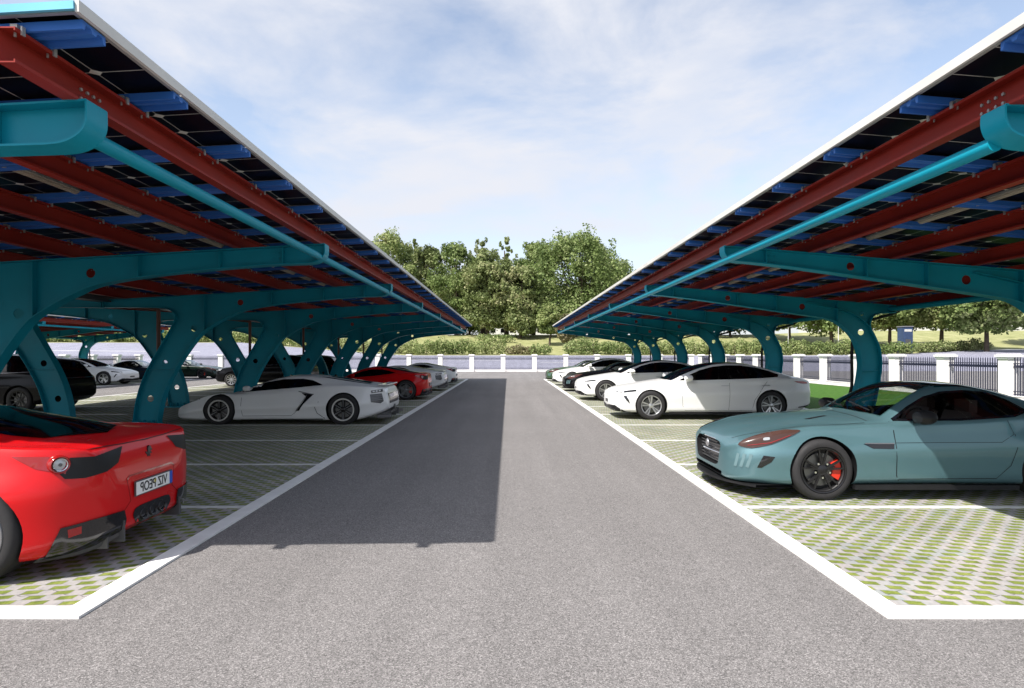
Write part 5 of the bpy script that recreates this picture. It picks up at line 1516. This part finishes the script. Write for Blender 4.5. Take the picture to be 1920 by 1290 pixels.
# ---- tall suv (black)
SUV = dict(L=4.9, W=1.98, fa=.93, ra=3.88, rf=.37, rr=.37, style='suv', tw=.25, gap=.045, mid=.6, tuck=.97,
    top=[(0, .78), (.02, .84), (.08, .90), (.3, .98), (.7, 1.03), (1.15, 1.10), (1.35, 1.15), (1.75, 1.38), (2.1, 1.58), (2.5, 1.655), (3.0, 1.665), (3.6, 1.64), (4.2, 1.57), (4.5, 1.48), (4.7, 1.25), (4.82, 1.08), (4.88, .95), (4.9, .8)],
    sh=[(0, .70), (.05, .80), (.15, .85), (.5, .94), (1, 1.0), (2, 1.04), (3, 1.07), (4, 1.09), (4.5, 1.07), (4.8, .98), (4.9, .75)],
    bot=[(0, .3), (.2, .24), (.7, .22), (4.2, .22), (4.6, .28), (4.9, .42)],
    w=[(0, .62), (.015, .68), (.05, .76), (.12, .83), (.25, .90), (.5, .95), (.9, .98), (1.6, .975), (3.4, .98), (4.0, .985), (4.4, .96), (4.65, .91), (4.82, .84), (4.9, .76)],
    wr=[(0, .5), (.6, .64), (1.3, .74), (1.6, .74), (2.1, .66), (2.8, .62), (3.6, .61), (4.3, .60), (4.9, .62)],
    cr=[(0, .015), (1.2, .03), (1.6, .06), (2.4, .05), (3.6, .05), (4.4, .05), (4.9, .02)],
    fs=[(0, .96), (.5, .92), (.95, .92), (1.6, .93), (3.4, .93), (4.0, .92), (4.6, .93), (4.9, .95)])
def suv_detail(B, P, part, root):
    dlo = [(1.55, 1.10), (1.9, 1.32), (2.2, 1.49), (2.6, 1.555), (3.4, 1.545), (4.1, 1.47), (4.42, 1.34), (4.3, 1.17), (3.4, 1.13), (2.4, 1.11)]
    part('side_window', P.patch(side(dlo), (0, 1, 0), .004, .1, mirror=True), M['glass_dark'])
    part('windscreen', P.patch([(1.32, -.62, 1), (1.26, 0, 1), (1.32, .62, 1), (2.15, .56, 1), (2.15, -.56, 1)], (0, 0, -1), .004, .1), M['glass_dark'])
    part('rear_window', P.patch([(4.55, -.5, 1.42), (4.55, .5, 1.42), (4.75, .58, 1.12), (4.75, -.58, 1.12)], (-1, 0, -.2), .005, .1), M['glass_dark'])
    part('headlight', P.patch([(.08, -.72, .88), (.3, -.88, .93), (.4, -.9, .92), (.32, -.9, .84), (.1, -.74, .80)], (.6, .75, -.1), .005, .05, mirror=True), M['lens_clear'])
    part('tail_light', P.patch([(4.6, -.92, 1.0), (4.86, -.68, 1.02), (4.88, -.62, .90), (4.65, -.9, .88)], (-.6, .75, 0), .006, .05, mirror=True), M['lens_red'])
    part('grille', P.patch([(0, -.5, .82), (0, .5, .82), (0, .42, .52), (0, -.42, .52)], (1, 0, 0), .006, .06), M['dark_metal'])
    part('tail_bar', P.strip([(4.89, -.66, .97), (4.9, 0, .97)], (-1, 0, 0), .02, .008, True), M['chrome'])
    tr = MB()
    P.strip(side([(1.55, 1.09), (2.4, 1.10), (3.4, 1.12), (4.3, 1.16)]), (0, 1, 0), .018, .006, True, tr)
    part('window_trim', tr, M['rim_grey'])
    sk = MB()
    for sd in (-1, 1): sk.box((2.4, sd * .92, .24), (2.1, .1, .07))
    part('side_skirt', sk, M['black_plastic'])
    mirror_mesh(part, 1.75, .93, 1.16, 1.3, [M['p_black'], M['black_plastic']])
SUV['detail'] = suv_detail

PAINT_NAMES = {'red_car_paint', 'teal_car_paint', 'white_car_paint', 'silver_car_paint', 'black_car_paint'}
def recolour(root, pm):
    for o in [root] + list(root.children_recursive):
        if o.type != 'MESH': continue
        for s_ in o.material_slots:
            if s_.material and s_.material.name in PAINT_NAMES:
                s_.link = 'OBJECT'; s_.material = pm
def place(root, nose, y, facing, label, cat='car', pm=None, L_=4.5, group='cars parked under the carports', tilt=0):
    """facing -1: nose towards -X ; +1: nose towards +X. nose = world X of the nose"""
    root.location = (nose + L_ / 2 if facing < 0 else nose - L_ / 2, y, 0.004)
    root.rotation_euler = (0, 0, (0 if facing < 0 else PI) + tilt)
    tag(root, label, cat, group)
    if pm: recolour(root, pm)

coupe = build_car(COUPE, 'coupe_car', M['p_teal'])
sedan = build_car(SEDAN, 'sedan_car', M['p_white'])
wedge = build_car(WEDGE, 'sports_car', M['p_silver'])
superc = build_car(SUPER, 'sports_car', M['p_red'])
suv = build_car(SUV, 'suv_car', M['p_black'])
CL, SL, WL, UL, VL = COUPE['L'], SEDAN['L'], WEDGE['L'], SUPER['L'], SUV['L']
c_black, c_green, c_navy, c_dkg = [copy_tree(coupe) for _ in range(4)]
s2, s3, s4 = [copy_tree(sedan) for _ in range(3)]
w2 = copy_tree(wedge); u2, u3 = copy_tree(superc), copy_tree(superc)
v2, v3 = copy_tree(suv), copy_tree(suv)
# right row, noses to the lane
place(coupe, 2.55, 7.70, -1, 'teal coupe with painted-in roof shade and black wheels, nearest car on the right', L_=CL)
place(sedan, 2.66, 16.15, -1, 'white sedan with black glass roof directly behind the teal coupe', L_=SL)
place(s2, 2.52, 22.3, -1, 'second white sedan of the right row, between the first white sedan and the black coupe', L_=SL)
place(c_black, 2.52, 27.6, -1, 'black coupe between two white sedans on the right', pm=M['p_black'], L_=CL)
place(s3, 2.42, 32.6, -1, 'farthest white sedan of the right row, between the black and the green coupe', L_=SL)
place(c_green, 2.36, 37.6, -1, 'green coupe at the far end of the right row', pm=M['p_green'], L_=CL)
# left row, tails to the lane
place(superc, -3.10 - UL, 5.20, -1, 'red sports car with its tail and mirrored number plate nearest on the left', L_=UL)
superc.location.x = -3.08 - UL / 2; superc.rotation_euler.z = 0
place(wedge, -2.86 - WL, 15.05, -1, 'silver wedge shaped sports car with dark wheels, white rimmed, on the left', L_=WL)
place(u2, -2.95 - UL, 22.75, -1, 'second red sports car, behind the silver wedge shaped one', L_=UL)
place(w2, -2.9 - WL, 28.0, -1, 'farther silver wedge shaped sports car, behind the second red car', L_=WL)
place(u3, -2.85 - UL, 33.2, -1, 'white sports car with round tail lights, last of the left row', pm=M['p_white'], L_=UL)
# middle and far rows
for o in suv.children:
    for c_ in o.children:
        if c_.name.startswith('rim'):
            for sl_ in c_.material_slots:
                sl_.link = 'OBJECT'; sl_.material = M['rim_black'] if sl_.material is None else M['rim_black']
place(suv, -12.75 - VL, 17.9, -1, 'black suv seen behind the left carport leg, nearest dark vehicle', L_=VL)
place(v2, -15.15, 31.9, -1, 'black suv with silver wheels and nose in the sun, middle row', L_=VL)
place(v3, -15.2, 37.0, -1, 'farther black suv with pink lit lamps behind the first ones, middle row', L_=VL)
place(s4, -20.85, 33.4, 1, 'white sedan facing right in the far left row beside the navy car', L_=SL)
place(c_navy, -20.6, 37.6, 1, 'navy coupe right behind the white sedan in the far left row', pm=M['p_navy'], L_=CL)
place(c_dkg, -20.0, 42.2, 1, 'dark green low coupe at the end of the far left row', pm=M['p_dkgreen'], L_=CL)
